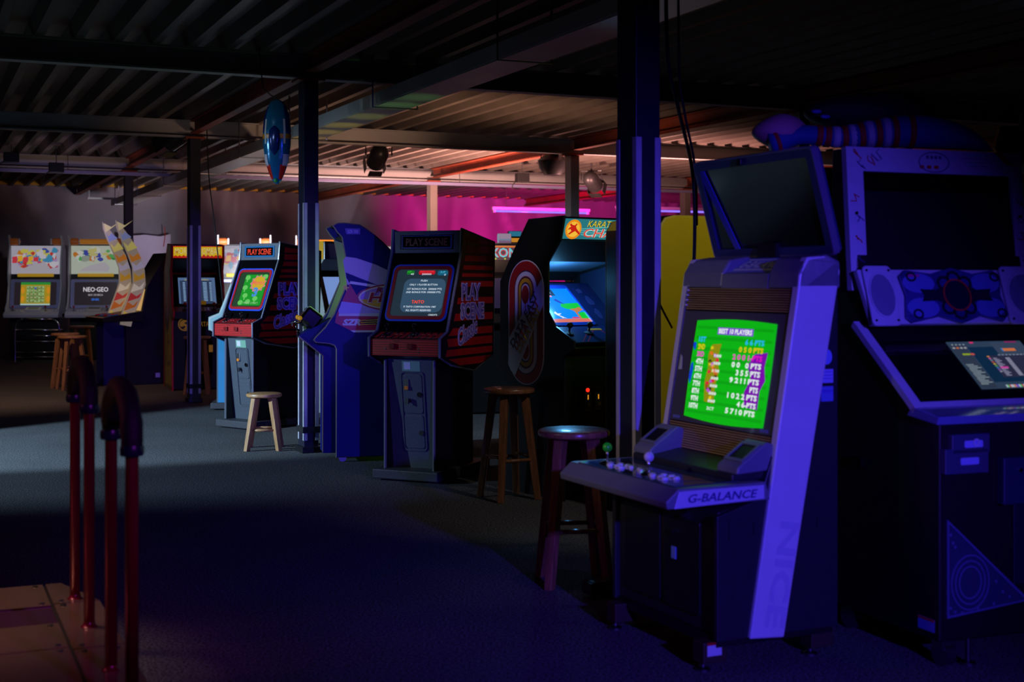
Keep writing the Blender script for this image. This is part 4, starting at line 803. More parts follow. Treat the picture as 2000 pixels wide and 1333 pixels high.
P('marquee_sun', disc(-.225, .066, .064), FM, E('sun_orange', (235, 140, 20), .95), mq, .0068, .0005); P('sun_core', disc(-.225, .066, .05), FM, E('sun_yellow', (245, 190, 60), .95), mq, .0074, .0004)
P('kicking_silhouette', [(-.262, .095), (-.25, .105), (-.24, .095), (-.222, .092), (-.205, .105), (-.2, .1), (-.21, .085), (-.2, .07), (-.172, .045), (-.165, .03), (-.18, .035), (-.21, .055), (-.23, .045), (-.255, .03), (-.262, .036), (-.24, .055), (-.25, .068), (-.27, .06), (-.262, .075), (-.248, .083)], FM, E('silhouette_red', (200, 30, 20), .95), mq, .008, .0005)
for k, (mt, bo) in enumerate(((m_lineblack, .05), (E('lemon_text', (225, 205, 70), .95), .0))): T('KARATE', FM, -.01, .105, .22, .04, mt, mq, .009 + .0007 * k, shear=.3, bold=bo)
for k, (mt, bo) in enumerate(((E('champ_rim', (190, 210, 205), .9), .045), (E('champ_red', (225, 60, 40), .95), .0))): T('CHAMP', FM, .06, .045, .4, .058, mt, mq, .009 + .0007 * k, shear=.2, bold=bo)
lf = panel((-.28, .02), (-.28, .90))
cd = P('coin_door', rr(.0, .55, .36, .3, .015), lf, m_blackgloss, t, 0, .008); 
for k, x in enumerate((-.115, -.03)):
    cm = P('coin_entry', rr(x, .59, .055, .11, .006), lf, M('steel_plate', (120, 112, 118), .3, .8), cd, .008, .006, .002)
    P('coin_slit', rect(x, .62, .008, .03), lf, E('slit_glow', (230, 150, 40), .8), cm, .0145, .001); MB().cyl(lf.p(x, .575, .014), lf.p(x, .575, .024), .011, n=10).build('reject_button', m_chrome, cm)
    P('price_window', disc(x, .665, .013, .013, 14) if k == 0 else rect(x, .665, .04, .02), lf, E('price_red_lit', (255, 40, 20), 1.5, True) if k == 0 else M('price_dark', (60, 20, 20), .3), cd, .008, .006)
FL = sideL(.32); sp = sd[0]
def stad(wd, hh, n=8): return rr(-.09, 1.108, wd, hh, wd / 2 - .001, n)
mwp, mrp, mnp, myp = M('white_logo', (198, 198, 210), .45), M('red_logo', (150, 22, 26), .45), M('navy_logo', (36, 26, 66), .45), M('mustard_logo', (196, 150, 30), .45)
for k, (wd, hh, mt) in enumerate(((.385, .81, mwp), (.37, .795, mrp), (.25, .675, mnp), (.235, .66, mwp), (.175, .60, mrp), (.165, .59, mnp), (.15, .575, myp), (.10, .52, mnp), (.082, .50, mwp))):
    P('oval_logo', stad(wd, hh), FL, mt, sp, .0005 * k, .0012)
for cz in (1.108 + .18, 1.108 - .18): P('logo_dot', disc(-.09, cz, .04, .06, 20), FL, mrp, sp, .0055, .001)
P('logo_core_line', rect(-.09, 1.108, .006, .3), FL, mrp, sp, .0055, .001)
P('logo_band', [(-.278, .83), (-.27, 1.0), (.095, 1.4), (.10, 1.22), (-.2, .76), (-.25, .79)], FL, mwp, sp, .0065, .001)
for k, (mt, dx) in enumerate(((mnp, 0), (mrp, 1), (myp, 2))): T('DATA EAST', FL, -.105 + .028 * dx, 1.125 - .032 * dx, .44 - .04 * dx, .055, mt, sp, .008, shear=.1, bold=.03, ang=52)

# ------------------------------------------------------------------ plain yellow cabinet behind the candy cabinet
prof = [(-.36, 0), (-.36, .9), (-.44, .96), (-.42, 1.03), (-.26, 1.08), (-.12, 1.45), (-.3, 1.6), (-.3, 1.74), (.30, 1.745), (.36, 1.73), (.395, 1.68), (.4, 1.6), (.4, 0)]
m_yel = M('yellow_laminate', (196, 180, 10), .45, var=.05, scale=3)
t, sd = upright('yellow_cabinet', 'plain yellow-sided arcade cabinet behind the blue candy cabinet', (1.07, 7.99, 0), 114.2, prof, .32, m_yel, M('yellow_molding', (170, 155, 20), .4))
for nm, p0, p1 in (('lower_front', (-.34, .02), (-.34, .9)), ('control_panel', (-.42, 1.0), (-.25, 1.08)), ('bezel', (-.25, 1.08), (.0, 1.5)), ('speaker_panel', (-.1, 1.48), (-.28, 1.6)), ('top_board', (.3, 1.735), (-.28, 1.735)), ('back_board', (.39, .02), (.39, 1.68))): span(nm, p0, p1, -.3, .3, m_black, t)
FM = panel((-.28, 1.6), (-.28, 1.735)); P('marquee', rect(0, .068, .6, .13), FM, M('yellow_marquee', (220, 180, 30), .4), t)

# ------------------------------------------------------------------ background cabinets glimpsed in the gaps
def back_cabinet(name, label, px, Y, phi, top, side_m, build):
    loc = Vector(((px - 1000) / FPX * Y, Y, 0)); k = top / 1.8
    prof = [(y, z * k) for y, z in [(-.30, 0), (-.30, .88), (-.40, .94), (-.40, 1.0), (-.26, 1.06), (-.12, 1.5), (-.26, 1.62), (-.26, 1.80), (.12, 1.8), (.36, 1.5), (.36, 0)]]
    t, sd = upright(name, label, loc, phi, prof, .32, side_m, m_btrim)
    Q = lambda y, z: (y, z * k)
    for nm, p0, p1 in (('lower_front', (-.28, .02), (-.28, .88)), ('control_panel', (-.38, .97), (-.25, 1.06)), ('speaker_panel', (-.1, 1.5), (-.24, 1.62)), ('top_board', (.11, 1.79), (-.24, 1.79)), ('back_board', (.35, .02), (.35, 1.5)), ('rear_slope', (.35, 1.5), (.11, 1.785))): span(nm, Q(*p0), Q(*p1), -.3, .3, m_black, t)
    bz = span('bezel', Q(-.24, 1.06), Q(-.05, 1.5), -.3, .3, m_blackgloss, t); FM = panel(Q(-.25, 1.62), Q(-.25, 1.79)); Fs = panel(Q(-.24, 1.06), Q(-.05, 1.5))
    build(t, FM, .17 * k, Fs, bz); return t
def zax(t, FM, h, Fs, bz):
    mq = P('marquee', rect(0, h / 2, .6, h - .01), FM, E('space_marquee', (60, 34, 60), .9), t, 0, .008)
    for k, (mt, bo) in enumerate(((E('zax_red', (190, 40, 70), .95), .07), (E('zax_cyan', (90, 190, 205), .95), .015))): T('ZAXXON', FM, 0, h / 2, .56, .1, mt, mq, .0095 + .0008 * k, bold=bo)
    P('marquee_rim', rect(-.0, h - .02, .58, .018), FM, E('orange_rim', (210, 110, 40), .9), mq, .0092, .0006); Ps('marquee_lamp', [disc(-.25 + .1 * i, .02, .01, .01, 10) for i in range(6)], FM, E('lamp_green', (170, 190, 60), .9), mq, .0092, .0006)
    P('screen', rect(0, .23, .46, .34), Fs, E('dim_violet_screen', (40, 30, 60), .8), bz, .001, .004)
back_cabinet('space_game_cabinet', 'dark cabinet with pink and cyan diamond lettering on its marquee, behind the striped cabinet', 948, 14.0, 14, 1.76, m_black, zax)
def orange_mq(t, FM, h, Fs, bz):
    mq = P('marquee', rect(0, h / 2, .6, h - .01), FM, E('amber_marquee', (225, 150, 20), .95, True), t, 0, .008); rn = random.Random(9)
    Ps('marquee_scribble', [blob(rn.uniform(-.27, .27), rn.uniform(.02, h - .02), .02, .012, rn) for _ in range(40)], FM, E('amber_pale', (240, 215, 110), .95), mq, .0085, .0006)
    P('marquee_red_edge', rect(-.29, h / 2, .02, h - .01), FM, E('marquee_red_edge', (220, 40, 20), .95), mq, .0085, .0006)
    P('screen', rect(0, .23, .46, .34), Fs, E('orange_screen', (150, 50, 10), .8, True), bz, .001, .004)
back_cabinet('amber_marquee_cabinet', 'dark cabinet with glowing amber marquee glimpsed right of the nearest column', 1302, 10.6, 8, 1.86, m_black, orange_mq)
def plainmq(t, FM, h, Fs, bz):
    P('marquee', rect(0, h / 2, .6, h - .01), FM, M('dark_marquee', (40, 40, 70), .4), t, 0, .008)
    P('screen', rect(0, .23, .46, .34), Fs, E('pale_blue_screen', (120, 150, 215), .85, True), bz, .001, .004)
back_cabinet('grey_side_cabinet', 'grey cabinet with mustard-topped side right behind the racing cabinet handlebar', 660, 14.2, 38, 1.78, M('grey_mustard_side', (140, 142, 138), .45, var=.06, scale=3), plainmq)
g = [o for o in bpy.data.objects if o.name.startswith('grey_side_cabinet')][0]
P('mustard_side_top', [(-.1, 1.6), (.25, 1.6), (.25, 1.79), (-.12, 1.79), (-.35, 1.5), (-.3, 1.42)], sideL(.32), M('mustard_print', (200, 140, 20), .45), g, 0, .002)
for k, (px, py, Y, lab) in enumerate(((1005, 463, 16.0, 'small blue and amber header box above the diamond-lettered marquee'), (985, 468, 15.8, 'small pale header box above the diamond-lettered marquee'))):
    p = D(px, py, Y); t = thing('header_box', lab, 'sign', p, 10); MB().box(-.08, .08, -.04, .04, -.09, .07).build('case', m_black if k == 0 else m_white, t, bevel=.006)
    P('upper_face', rect(0, .035, .15, .06), Fr((0, -.04, 0), (1, 0, 0), (0, 0, 1)), E('header_%d' % k, ((40, 110, 140), (150, 130, 150))[k], .9), t, 0, .002); P('lower_face', rect(0, -.04, .15, .05), Fr((0, -.04, 0), (1, 0, 0), (0, 0, 1)), E('header2_%d' % k, ((200, 130, 40), (120, 90, 120))[k], .9), t, 0, .002)
    MB().cyl((0, 0, -.09), (0, 0, -p.z), .03, n=8).build('post', m_black, t)

# ------------------------------------------------------------------ blue-lit candy cabinet in the foreground
t = thing('candy_cabinet', 'white-edged sit-down candy cabinet with green high-score screen in the foreground', 'arcade machine', (.813, 5.118, 0), -64.6)
candy = t
m_cw = M('white_candy_plastic', (208, 206, 216), .38, var=.04, scale=6); m_cg = M('grey_candy_plastic', (112, 116, 128), .4, var=.06, scale=10)
m_cdark = M('charcoal_candy_shell', (34, 36, 44), .45, var=.1, scale=30)
yf = lambda z: -.151 + .17 * (z - .11)
MB().prism([(-.26, .12), (-.26, .56), (-.06, .6), (.0, .75), (.085, 1.30), (.10, 1.36), (.245, 1.36), (.245, .12)], -.345, .345).build('body', m_cdark, t, bevel=.006)
for s in (-1, 1):
    sp = MB().prism([(-.28, .11), (-.28, .55), (-.10, .6), (yf(.75), .75), (yf(1.36), 1.36), (.25, 1.40), (.25, .11)], *sorted((s * .37, s * .345))).build('side_panel', m_cdark, t, bevel=.004)
    st = MB().prism([(-.151, .11), (-.003, .10), (.249, 1.414), (.235, 1.45), (.19, 1.47), (.10, 1.465), (.066, 1.40), (.058, 1.34)], *sorted((s * .385, s * .345))).build('white_side_wing', m_cw, t, bevel=.006)
    b = MB()
    F = sideR(.37) if s > 0 else sideL(.37); sg = F.ux.y
    for cx in ((-.173, .0), (.107, .0)): RING('hand_hole', rect(sg * cx[0], .50, .12, .07), rect(sg * cx[0], .50, .09, .042), F, m_cdark, sp, 0, .006)
F = Fr((.385, -.077, .105), (0, .252 / 1.338, 1.314 / 1.338), (0, -1.314 / 1.338, .252 / 1.338))
F = Fr((.385, 0, 0), (0, 1, 0), (0, 0, 1))
mng = M('faint_engraving', (190, 188, 210), .4)
T('NICE', F, -.012, .325, .38, .085, mng, st, .0012, ang=-101, bold=.03, name='wing_lettering')
# hood
for x0, x1 in ((-.385, -.10), (.20, .385)):
    MB().prism([(.058, 1.35), (.066, 1.41), (.10, 1.462), (.19, 1.475), (.25, 1.45), (.25, 1.35)], x0, x1).build('hood_block', m_cg, t, bevel=.01)
MB().prism([(.058, 1.35), (.064, 1.405), (.09, 1.412), (.25, 1.40), (.25, 1.35)], -.10, .20).build('hood_lip', m_cg, t)
FS = panel((.095, 1.408), (.20, 1.462)); sg_ = P('header_sign', [(-.10, 0), (.20, 0), (.20, .118), (-.10, .118)], FS, M('pale_blue_sign', (110, 122, 205), .35), t, 0, .006)
T('G-BALANCE', FS, .05, .06, .26, .06, M('sign_pale_print', (214, 216, 240), .4), sg_, .0075, bold=.025)
Ps('sign_line', [rect(.05, y, .27, .004) for y in (.014, .022, .103)], FS, m_white, sg_, .006, .001)
# front: grilles, glass, picture tube
F = Fr((0, yf(.70), .70), (1, 0, 0), (0, .17, 1.0)); k_ = math.sqrt(1 + .17 ** 2)
L = lambda z: (z - .70) * k_
m_gold = M('bronze_slat', (176, 146, 96), .35, .35, var=.2, scale=14, stretch=(.4, 8, 8))
for nm, z0, z1, n in (('upper_grille', 1.262, 1.36, 11), ('lower_grille', .715, .815, 11)):
    g = P(nm, [(-.345, L(z0)), (.345, L(z0)), (.345, L(z1)), (-.345, L(z1))], F, m_blackgloss, t, -.02, .012)
    for k in range(n):
        zc = L(z0) + (L(z1) - L(z0)) * (k + .5) / n; P('slat', rect(0, zc, .68, .0052), F, m_gold, g, -.008, .005)
gl = P('screen_glass', [(-.345, L(.818)), (.345, L(.818)), (.345, L(1.258)), (-.345, L(1.258))], F, M('smoked_glass', (84, 82, 88), .12, coat=.5), t, -.02, .014)
for k in range(5): P('vent_fin', rect(-.338, L(1.28 + .02 * k), .012, .006), F, m_cw, t, -.004, .006)
cy = L(1.03); cx = .02
tube_ = []
W2, H2 = .262, .192
for i in range(9): a = i / 8; tube_.append((cx - W2 + 2 * W2 * a, cy - H2 - .012 * math.sin(math.pi * a)))
for i in range(9): a = i / 8; tube_.append((cx + W2 + .004 * math.sin(math.pi * a), cy - H2 + 2 * H2 * a))
for i in range(9): a = i / 8; tube_.append((cx + W2 - 2 * W2 * a, cy + H2 + .01 * math.sin(math.pi * a)))
for i in range(9): a = i / 8; tube_.append((cx - W2 - .004 * math.sin(math.pi * a), cy + H2 - 2 * H2 * a))
sc = P('screen', tube_, F, E('green_crt_glow', (8, 176, 14), 1.0, True), gl, -.006, .003)
SL = -.0022
Ps('scan_band', [rect(cx, cy - .17 + .042 * k, 2 * W2 - .02, .012) for k in range(9)], F, E('green_crt_dim', (6, 158, 12), 1.0), sc, -.0028, .0003)
P('purple_shape', [(cx + .155, cy + .075), (cx + .235, cy + .085), (cx + .225, cy + .03), (cx + .24, cy - .02), (cx + .215, cy - .06), (cx + .215, cy - .13), (cx + .13, cy - .125), (cx + .12, cy - .07), (cx + .15, cy - .02), (cx + .12, cy + .03)], F, E('crt_purple', (120, 10, 170), .95), sc, -.0026, .0003)
P('olive_shape', [(cx - .13, cy + .10), (cx - .07, cy + .105), (cx - .085, cy + .04), (cx - .06, cy + .0), (cx - .075, cy - .06), (cx - .07, cy - .13), (cx - .135, cy - .125), (cx - .15, cy - .05), (cx - .14, cy + .01), (cx - .15, cy + .06)], F, E('crt_olive', (140, 140, 10), .95), sc, -.0026, .0003)
rn = random.Random(12)
for nm, c in (('yellow', (220, 200, 20)), ('dark', (40, 60, 20)), ('orange', (225, 110, 30)), ('red', (220, 30, 60)), ('lilac', (190, 80, 210))):
    Ps('sprite_pixel', [blob(cx + rn.uniform(-.135, -.08), cy + rn.uniform(-.12, .09), .013, .009, rn, 7) for _ in range(5)], F, E('crt_' + nm, c, .95), sc, -.0024, .0002)
Ps('blue_fringe', [blob(cx - W2 + .008, cy + y, .012, hh, rn) for y, hh in ((.09, .018), (.0, .03), (-.03, .035))], F, E('crt_blue', (10, 60, 200), .95), sc, -.0026, .0002)
wt2, cy2, ye2, mg2 = E('crt_white', (225, 235, 235), 1), E('crt_cyan', (40, 180, 235), 1), E('crt_yellow', (240, 210, 20), 1), E('crt_magenta', (225, 20, 190), 1)
def ct_(s, x, y, w, mt, h=.022, bold=.04): T(s, F, cx + x, cy + y, w, h, mt, sc, SL, bold=bold, name='screen_text')
P('title_shadow', rect(cx + .01, cy + .155, .235, .028), F, E('crt_violet', (120, 60, 210), .9), sc, -.0025, .0002); ct_('BEST 10 PLAYERS', .01, .155, .22, wt2, .021)
rows = [('1ST', cy2, '6 6 PTS'), ('2ND', ye2, '0 5 0 PTS'), ('3RD', mg2, '2 0 0 1-PTS'), ('4TH', wt2, '0 0   0 PTS'), ('5TH', wt2, '3 5 5 PTS'), ('6TH', wt2, '9 2 ! ! PTS'), ('7TH', wt2, 'PTS'), ('8TH', wt2, '1 0 2 2 PTS'), ('9TH', wt2, '4 6-PTS'), ('10TH', wt2, '5 7 ! 0 PTS')]
for k, (a, mt, bb) in enumerate(rows):
    y = .118 - .0295 * k; ct_(a, -.205, y, .05 if k < 9 else .06, mt); w = .0172 * len(bb); ct_(bb, .205 - w / 2, y, w, mt)
    if k > 1: ct_('888' if k < 9 else '2CT', -.085, y - .002, .05, wt2, .012, .02)
for x, w in ((-.30, .05), (.29, .05)): P('glass_sticker', rect(x, L(.832), w, .012), F, M('grey_sticker', (96, 110, 170), .5), gl, -.0055, .001)
P('paper_scrap', [(-.333, L(1.02)), (-.308, L(1.02)), (-.316, L(1.07)), (-.33, L(1.08))], F, M('cream_print', (190, 200, 180), .5), gl, -.0055, .001)
# control panel
cp = MB().prism([(-.50, .595), (-.505, .62), (-.455, .662), (-.09, .665), (-.07, .60)], -.395, .395).build('control_panel', m_cg, t, bevel=.005)
FT = Fr((0, -.455, .6626), (1, 0, 0), (0, 1, .008))
P('panel_overlay', rect(0, .145, .70, .27), FT, M('teal_glossy_overlay', (40, 66, 84), .12, coat=.6, var=.25, scale=3), cp, .0, .003)
P('overlay_inset', [(-.30, .03), (.24, .03), (.30, .2), (-.30, .2)], FT, M('dark_glossy_overlay', (16, 24, 34), .1, coat=.6), cp, .003, .001)
FE = Fr((0, -.502, .60), (1, 0, 0), (0, .05, .042)); 
F3 = sideR(.395); tg = P('side_plate', [(-.475, .596), (-.10, .606), (-.10, .655), (-.455, .655)], F3, M('pale_plate', (190, 190, 214), .35), cp, 0, .005, .002)
T('G-BALANCE', F3, -.275, .628, .29, .03, M('sign_dark_print', (50, 56, 130), .4), tg, .0062, shear=.25, bold=.02)
for x, mt in ((-.25, M('green_ball', (40, 205, 40), .25)), (.06, M('lilac_ball', (200, 190, 225), .25))): joystick(cp, FT.p(x, .085, .004), (0, 0, 1), .062, .019, mt, m_chrome)
mb_ = M('lilac_white_button', (205, 198, 230), .3)
buttons(cp, FT, [(x0 + dx, .075 + dy) for x0 in (-.22, .09) for dx, dy in ((.01, .0), (.045, .028), (.085, .036), (.125, .03), (.035, -.012), (.075, -.004), (.115, -.012))], .0135, mb_)
buttons(cp, FT, [(-.03, .1), (.0, .09)], .0115, mb_, 'start_button')
P('ashtray_tab', rr(.27, .29, .06, .03, .008), FT, M('mint_tab', (90, 170, 160), .3), cp, .0, .01)
rb = MB().prism([(-.20, .665), (-.20, .69), (-.05, .715), (-.03, .665)], -.345, .345).build('rear_shelf', m_cdark, t, bevel=.006)
for s in (-1, 1):
    sb = MB().prism([(-.19, .69), (-.185, .715), (-.06, .80), (-.03, .79), (-.01, .70)], *sorted((s * .36, s * .23))).build('speaker_box', m_cg, t, bevel=.006)
    FF = panel((-.185, .715), (-.06, .80)); xx = s * .295
    P('speaker_mouth', rect(xx, .08, .085, .075), FF, m_black, sb, .0005, .002); RING('speaker_rim', rr(xx, .08, .115, .105, .008), rr(xx, .08, .087, .077, .004), FF, m_cg, sb, 0, .006)
# lower front
FD = panel((-.26, .12), (-.26, .56))
cd = P('coin_door', rr(.12, .22, .24, .34, .012), FD, M('charcoal_door', (24, 25, 30), .35), t, 0, .008, .002); P('cash_door', rr(-.16, .22, .26, .34, .012), FD, M('charcoal_door', (24, 25, 30), .35), t, 0, .008, .002)
P('coin_plate', rect(.07, .25, .03, .045), FD, M('blue_sticker', (120, 150, 220), .4), cd, .008, .003); MB().cyl(FD.p(.075, .33, .008), FD.p(.075, .33, .02), .01, n=10).build('lock', m_chrome, cd)
MB().cyl(FD.p(.14, .40, 0), FD.p(.14, .40, .02), .012, n=10).build('panel_lock', m_chrome, t)
MB().box(-.35, .35, -.27, .24, .085, .12).build('base_frame', m_black, t)
for x, y in ((.31, -.27), (-.31, -.27), (.31, .2), (-.31, .2)):
    ft = MB().box(x - .035, x + .035, y - .05, y + .05, .03, .105).build('foot_block', M('brown_block', (58, 44, 32), .5), t, bevel=.004)
    MB().lathe([(.028, 0), (.028, .008), (.01, .014), (.008, .04)], (x, y - .03, 0), 12).build('leveling_foot', m_screw, ft, 'auto')
FF = sideR(.345); sk = P('price_sticker', rect(-.275, .08, .06, .046), FF, m_white, t, .001, .001); P('sticker_header', rect(-.275, .1, .06, .01), FF, m_red, sk, .002, .001)
F3 = sideR(.37); P('round_sticker', disc(.2, 1.10, .022, .028), F3, M('blue_round_sticker', (130, 150, 225), .4), t, 0, .001); P('notice_sticker', rect(.2, 1.03, .055, .05), F3, M('pale_notice', (160, 165, 225), .4), t, 0, .001); P('notice_sticker', rect(.2, .965, .055, .055), F3, M('blue_notice', (100, 120, 200), .4), t, 0, .001); Ps('notice_line', [rect(.2, 1.045 - .012 * k, .045, .003) for k in range(3)] + [rect(.2, .975, .05, .008)], F3, m_purpled, t, .001, .0006)

# overhead display on the candy cabinet
tv = thing('overhead_display', 'large black flat display leaning forward on top of the candy cabinet', 'display', candy.location + Vector((0, 0, 1.475)), -64.6)
F = Fr((0, .225, .02), (1, 0, 0), (0, -.098, .352)); h = .365
P('display_panel', rect(0, h / 2, .70, h - .01), F, M('display_glass', (20, 24, 28), .12, coat=.5), tv, -.03, .028, .004)
fr_m = M('navy_display_frame', (58, 66, 110), .3, .2)
RING('display_frame', rr(0, h / 2, .76, h + .03, .015), rr(0, h / 2, .695, h - .03, .008), F, fr_m, tv, -.035, .045)
RING('frame_lip', rr(0, h / 2, .775, h + .045, .018), rr(0, h / 2, .755, h + .025, .014), F, M('clear_edge', (100, 96, 120), .15), tv, -.02, .03)
MB().box(-.3, .3, -.0, .06, -.02, .12, Matrix.Translation((0, .25, .0))).build('rear_case', m_black, tv, bevel=.01)
MB().plate([(-.37, .36), (-.33, .36), (-.19, 0), (-.225, 0)], F, .003, .004).build('diagonal_strap', M('blue_strap', (70, 74, 190), .4), tv)
for x, y in ((-.05, h + .0), (.02, .0)): MB().box(-.015, .015, -.012, .004, -.012, .012, Matrix.Translation(F.p(x, y, .012))).build('clip', m_black, tv, bevel=.002)
MB().box(-.06, .06, .2, .26, -.015, .05).build('mount', m_black, tv)

# ------------------------------------------------------------------ white-framed music machine on the right
t = thing('music_machine', 'dark music machine with white framed upper monitor and tilted glass deck at right', 'arcade machine', (1.683, 5.25, 0), 21)
mm = t; hw = .36
m_fw = M('white_machine_frame', (196, 194, 208), .45, var=.06, scale=7)
MB().prism([(-.45, .10), (-.45, .87), (-.30, .90), (.0, 1.2), (.1, 1.9), (.20, 1.9), (.20, .10)], -hw, hw + .08).build('body', m_black, t, bevel=.006)
FU = panel((.06, 1.34), (.10, 1.90)); UH = math.hypot(.04, .56)
um = RING('upper_frame', [(-.385, 0), (.47, 0), (.47, UH), (-.385, UH)], [(-.31, .085), (.415, .085), (.415, UH - .095), (-.31, UH - .095)], FU, m_fw, t, .0, .03)
P('upper_screen', [(-.315, .08), (.42, .08), (.42, UH - .09), (-.315, UH - .09)], FU, M('black_monitor', (7, 7, 9), .15, coat=.2), um, .0, .012)
mr = M('red_scribble', (205, 40, 40), .5); mi = M('ink_scribble', (70, 62, 120), .5); rn = random.Random(21)
for k, (x, y, s_) in enumerate([(-.35, UH - .03, 1), (-.33, UH - .07, .8), (-.28, UH - .05, .9), (-.25, UH - .03, 1.1), (-.365, .36, .7), (-.35, .28, .6), (-.36, .2, .7), (-.35, .12, .6), (.44, .36, .8), (.445, .29, .9), (.44, .22, .8), (.45, .13, .6), (.43, .08, .5)]):
    pts = [FU.p(x + .018 * s_ * math.cos(j * 1.9 + k) + .006 * j, y + .022 * s_ * math.sin(j * 1.3 + k) , .0315) for j in range(5)]
    MB().tube(pts, .0022, 5).build('scribble', mr if k % 2 == 0 else mi, um)
RING('scribble_circle', disc(.03, UH - .05, .075, .042), disc(.03, UH - .05, .071, .038), FU, mi, um, .03, .0012)
Ps('scribble_mark', [rect(-.0 + .02 * k, UH - .03, .012, .012) for k in range(4)], FU, mi, um, .03, .001); Ps('scribble_mark', [rr(-.03 + .035 * k, UH - .07, .022, .014, .005) for k in range(3)], FU, mr, um, .03, .001)
Ps('scribble_line', [rect(.25, UH - .03 - .015 * k, .18 - .04 * k, .0015) for k in range(3)], FU, mi, um, .03, .001)
P('red_stripe', [(.33, UH), (.37, UH), (.43, UH - .05), (.39, UH - .05)], FU, mr, um, .03, .001)
for x, y in ((-.35, .07), (-.35, .3), (.445, .07), (.445, .3)): MB().cyl(FU.p(x, y, .03), FU.p(x, y, .035), .007, n=8).build('screw', m_blackgloss, um)
# speaker bar
FSp = panel((-.075, 1.21), (-.005, 1.42)); SH = math.hypot(.07, .21)
sb = P('speaker_bar', [(-.37, .0), (.46, .0), (.47, SH), (-.395, SH)], FSp, m_fw, t, -.02, .03, .006)
for x, w, r_ in ((-.315, .13, .06), (.37, .2, .09)):
    pl = P('speaker_plate', rr(x, SH / 2, w, SH + .02, .02), FSp, m_fw, sb, .012, .014, .005); RING('speaker_rim', disc(x, SH / 2, r_ * .98, .092), disc(x, SH / 2, r_ * .9, .084), FSp, m_fw, pl, .026, .005)
    P('speaker_cloth', disc(x, SH / 2, r_ * .9, .084), FSp, M('blue_grey_cloth', (120, 124, 150), .8, bump=.3, scale=200), pl, .026, .002)
    for sx in (-1, 1):
        for sy in (-1, 1): MB().cyl(FSp.p(x + sx * (w / 2 - .015), SH / 2 + sy * .1, .026), FSp.p(x + sx * (w / 2 - .015), SH / 2 + sy * .1, .03), .005, n=8).build('screw', m_blackgloss, pl)
mo, mo2, mo3 = M('ink_blue_panel', (52, 56, 120), .4, var=.3, scale=9), M('ornament_ink', (18, 20, 44), .4), M('ornament_mid', (96, 110, 186), .4)
ex = .035
cb = P('crest_panel', [(ex - .26, .02), (ex - .235, .0), (ex - .1, .025), (ex, -.005), (ex + .1, .025), (ex + .2, .0), (ex + .235, .03), (ex + .215, .11), (ex + .235, .19), (ex + .2, .215), (ex + .1, .2), (ex, .225), (ex - .1, .2), (ex - .22, .215), (ex - .255, .19), (ex - .24, .11)], FSp, mo, sb, .012, .012, .004)
for (a, c2, d2) in (((-.17, .06), .075, .04), ((-.17, .16), .075, .04), ((.15, .06), .07, .04), ((.15, .16), .07, .04)): P('crest_field', disc(ex + a[0], a[1], c2, d2, 20), FSp, mo3, cb, .024, .0015)
for a in range(8): th = math.pi / 4 * a; RING('crest_petal', disc(ex + .07 * math.cos(th), .11 + .07 * math.sin(th), .034, .03, 16), disc(ex + .07 * math.cos(th), .11 + .07 * math.sin(th), .022, .019, 16), FSp, mo2, cb, .024, .003)
RING('crest_ring', disc(ex, .11, .066, .066), disc(ex, .11, .06, .06), FSp, mr, cb, .027, .003); P('crest_core', disc(ex, .11, .058), FSp, mo2, cb, .024, .004)
for s in (-1, 1):
    P('crest_banner', [(ex + s * .06, .09), (ex + s * .17, .085), (ex + s * .155, .11), (ex + s * .17, .135), (ex + s * .06, .13)], FSp, mo2, cb, .0257, .0015)
    for y in (.035, .185): RING('crest_scroll', disc(ex + s * .2, y, .024, .02, 14), disc(ex + s * .2, y, .016, .012, 14), FSp, mo2, cb, .0257, .002)
P('pink_mark', rect(ex - .19, .19, .06, .01), FSp, M('pink_mark', (200, 40, 140), .4), cb, .026, .001)
# tilted glass deck
FG = panel((-.335, .915), (.03, 1.21)); GH = math.hypot(.365, .295)
gd = RING('deck_frame', [(-.385, -.01), (.49, -.01), (.49, GH), (-.385, GH)], [(-.345, .02), (.45, .02), (.45, GH - .03), (-.345, GH - .03)], FG, m_fw, t, -.01, .025)
P('deck_glass', [(-.35, .015), (.455, .015), (.455, GH - .025), (-.35, GH - .025)], FG, M('dark_deck_glass', (10, 11, 18), .1, coat=.3), gd, -.005, .008)
scr = P('deck_screen', [(-.02, .085), (.34, .085), (.34, .35), (-.02, .35)], FG, E('slate_ui', (44, 62, 84), .9, True), gd, .004, .002)
UIL = .0065
def ui(x, y, w, h2, c, l=0, nm='ui_block'): P(nm, rect(-.02 + .36 * x, .085 + .265 * y, .36 * w, .265 * h2), FG, E('ui_%d_%d_%d' % c, c, .9), scr, UIL + l * .0004, .0003)
ui(.5, .5, .55, .75, (12, 40, 66)); ui(.11, .47, .2, .92, (44, 54, 72)); ui(.78, .83, .42, .28, (52, 66, 88), 1); ui(.68, .45, .58, .46, (40, 42, 66), 1); ui(.92, .12, .14, .16, (56, 84, 100), 1)
for k in range(13): ui(.08 + .02 * (k % 3), .5 - .034 * k, .1 + .03 * (k % 3), .014, (132, 148, 156), 2, 'ui_line')
for k in range(4): ui(.05 + .05 * k, .93, .02, .02, (150, 160, 165), 2, 'ui_line'); ui(.04 + .05 * k, .86, .03, .03, (160, 160, 165) if k != 1 else (200, 110, 60), 2, 'ui_line')
ui(.14, .72, .1, .035, (140, 160, 30), 2); ui(.22, .72, .05, .035, (190, 80, 70), 2); ui(.75, .8, .17, .06, (200, 110, 60), 3); ui(.66, .8, .03, .07, (40, 110, 170), 3); ui(.45, .1, .0001, .0001, (0, 0, 0))
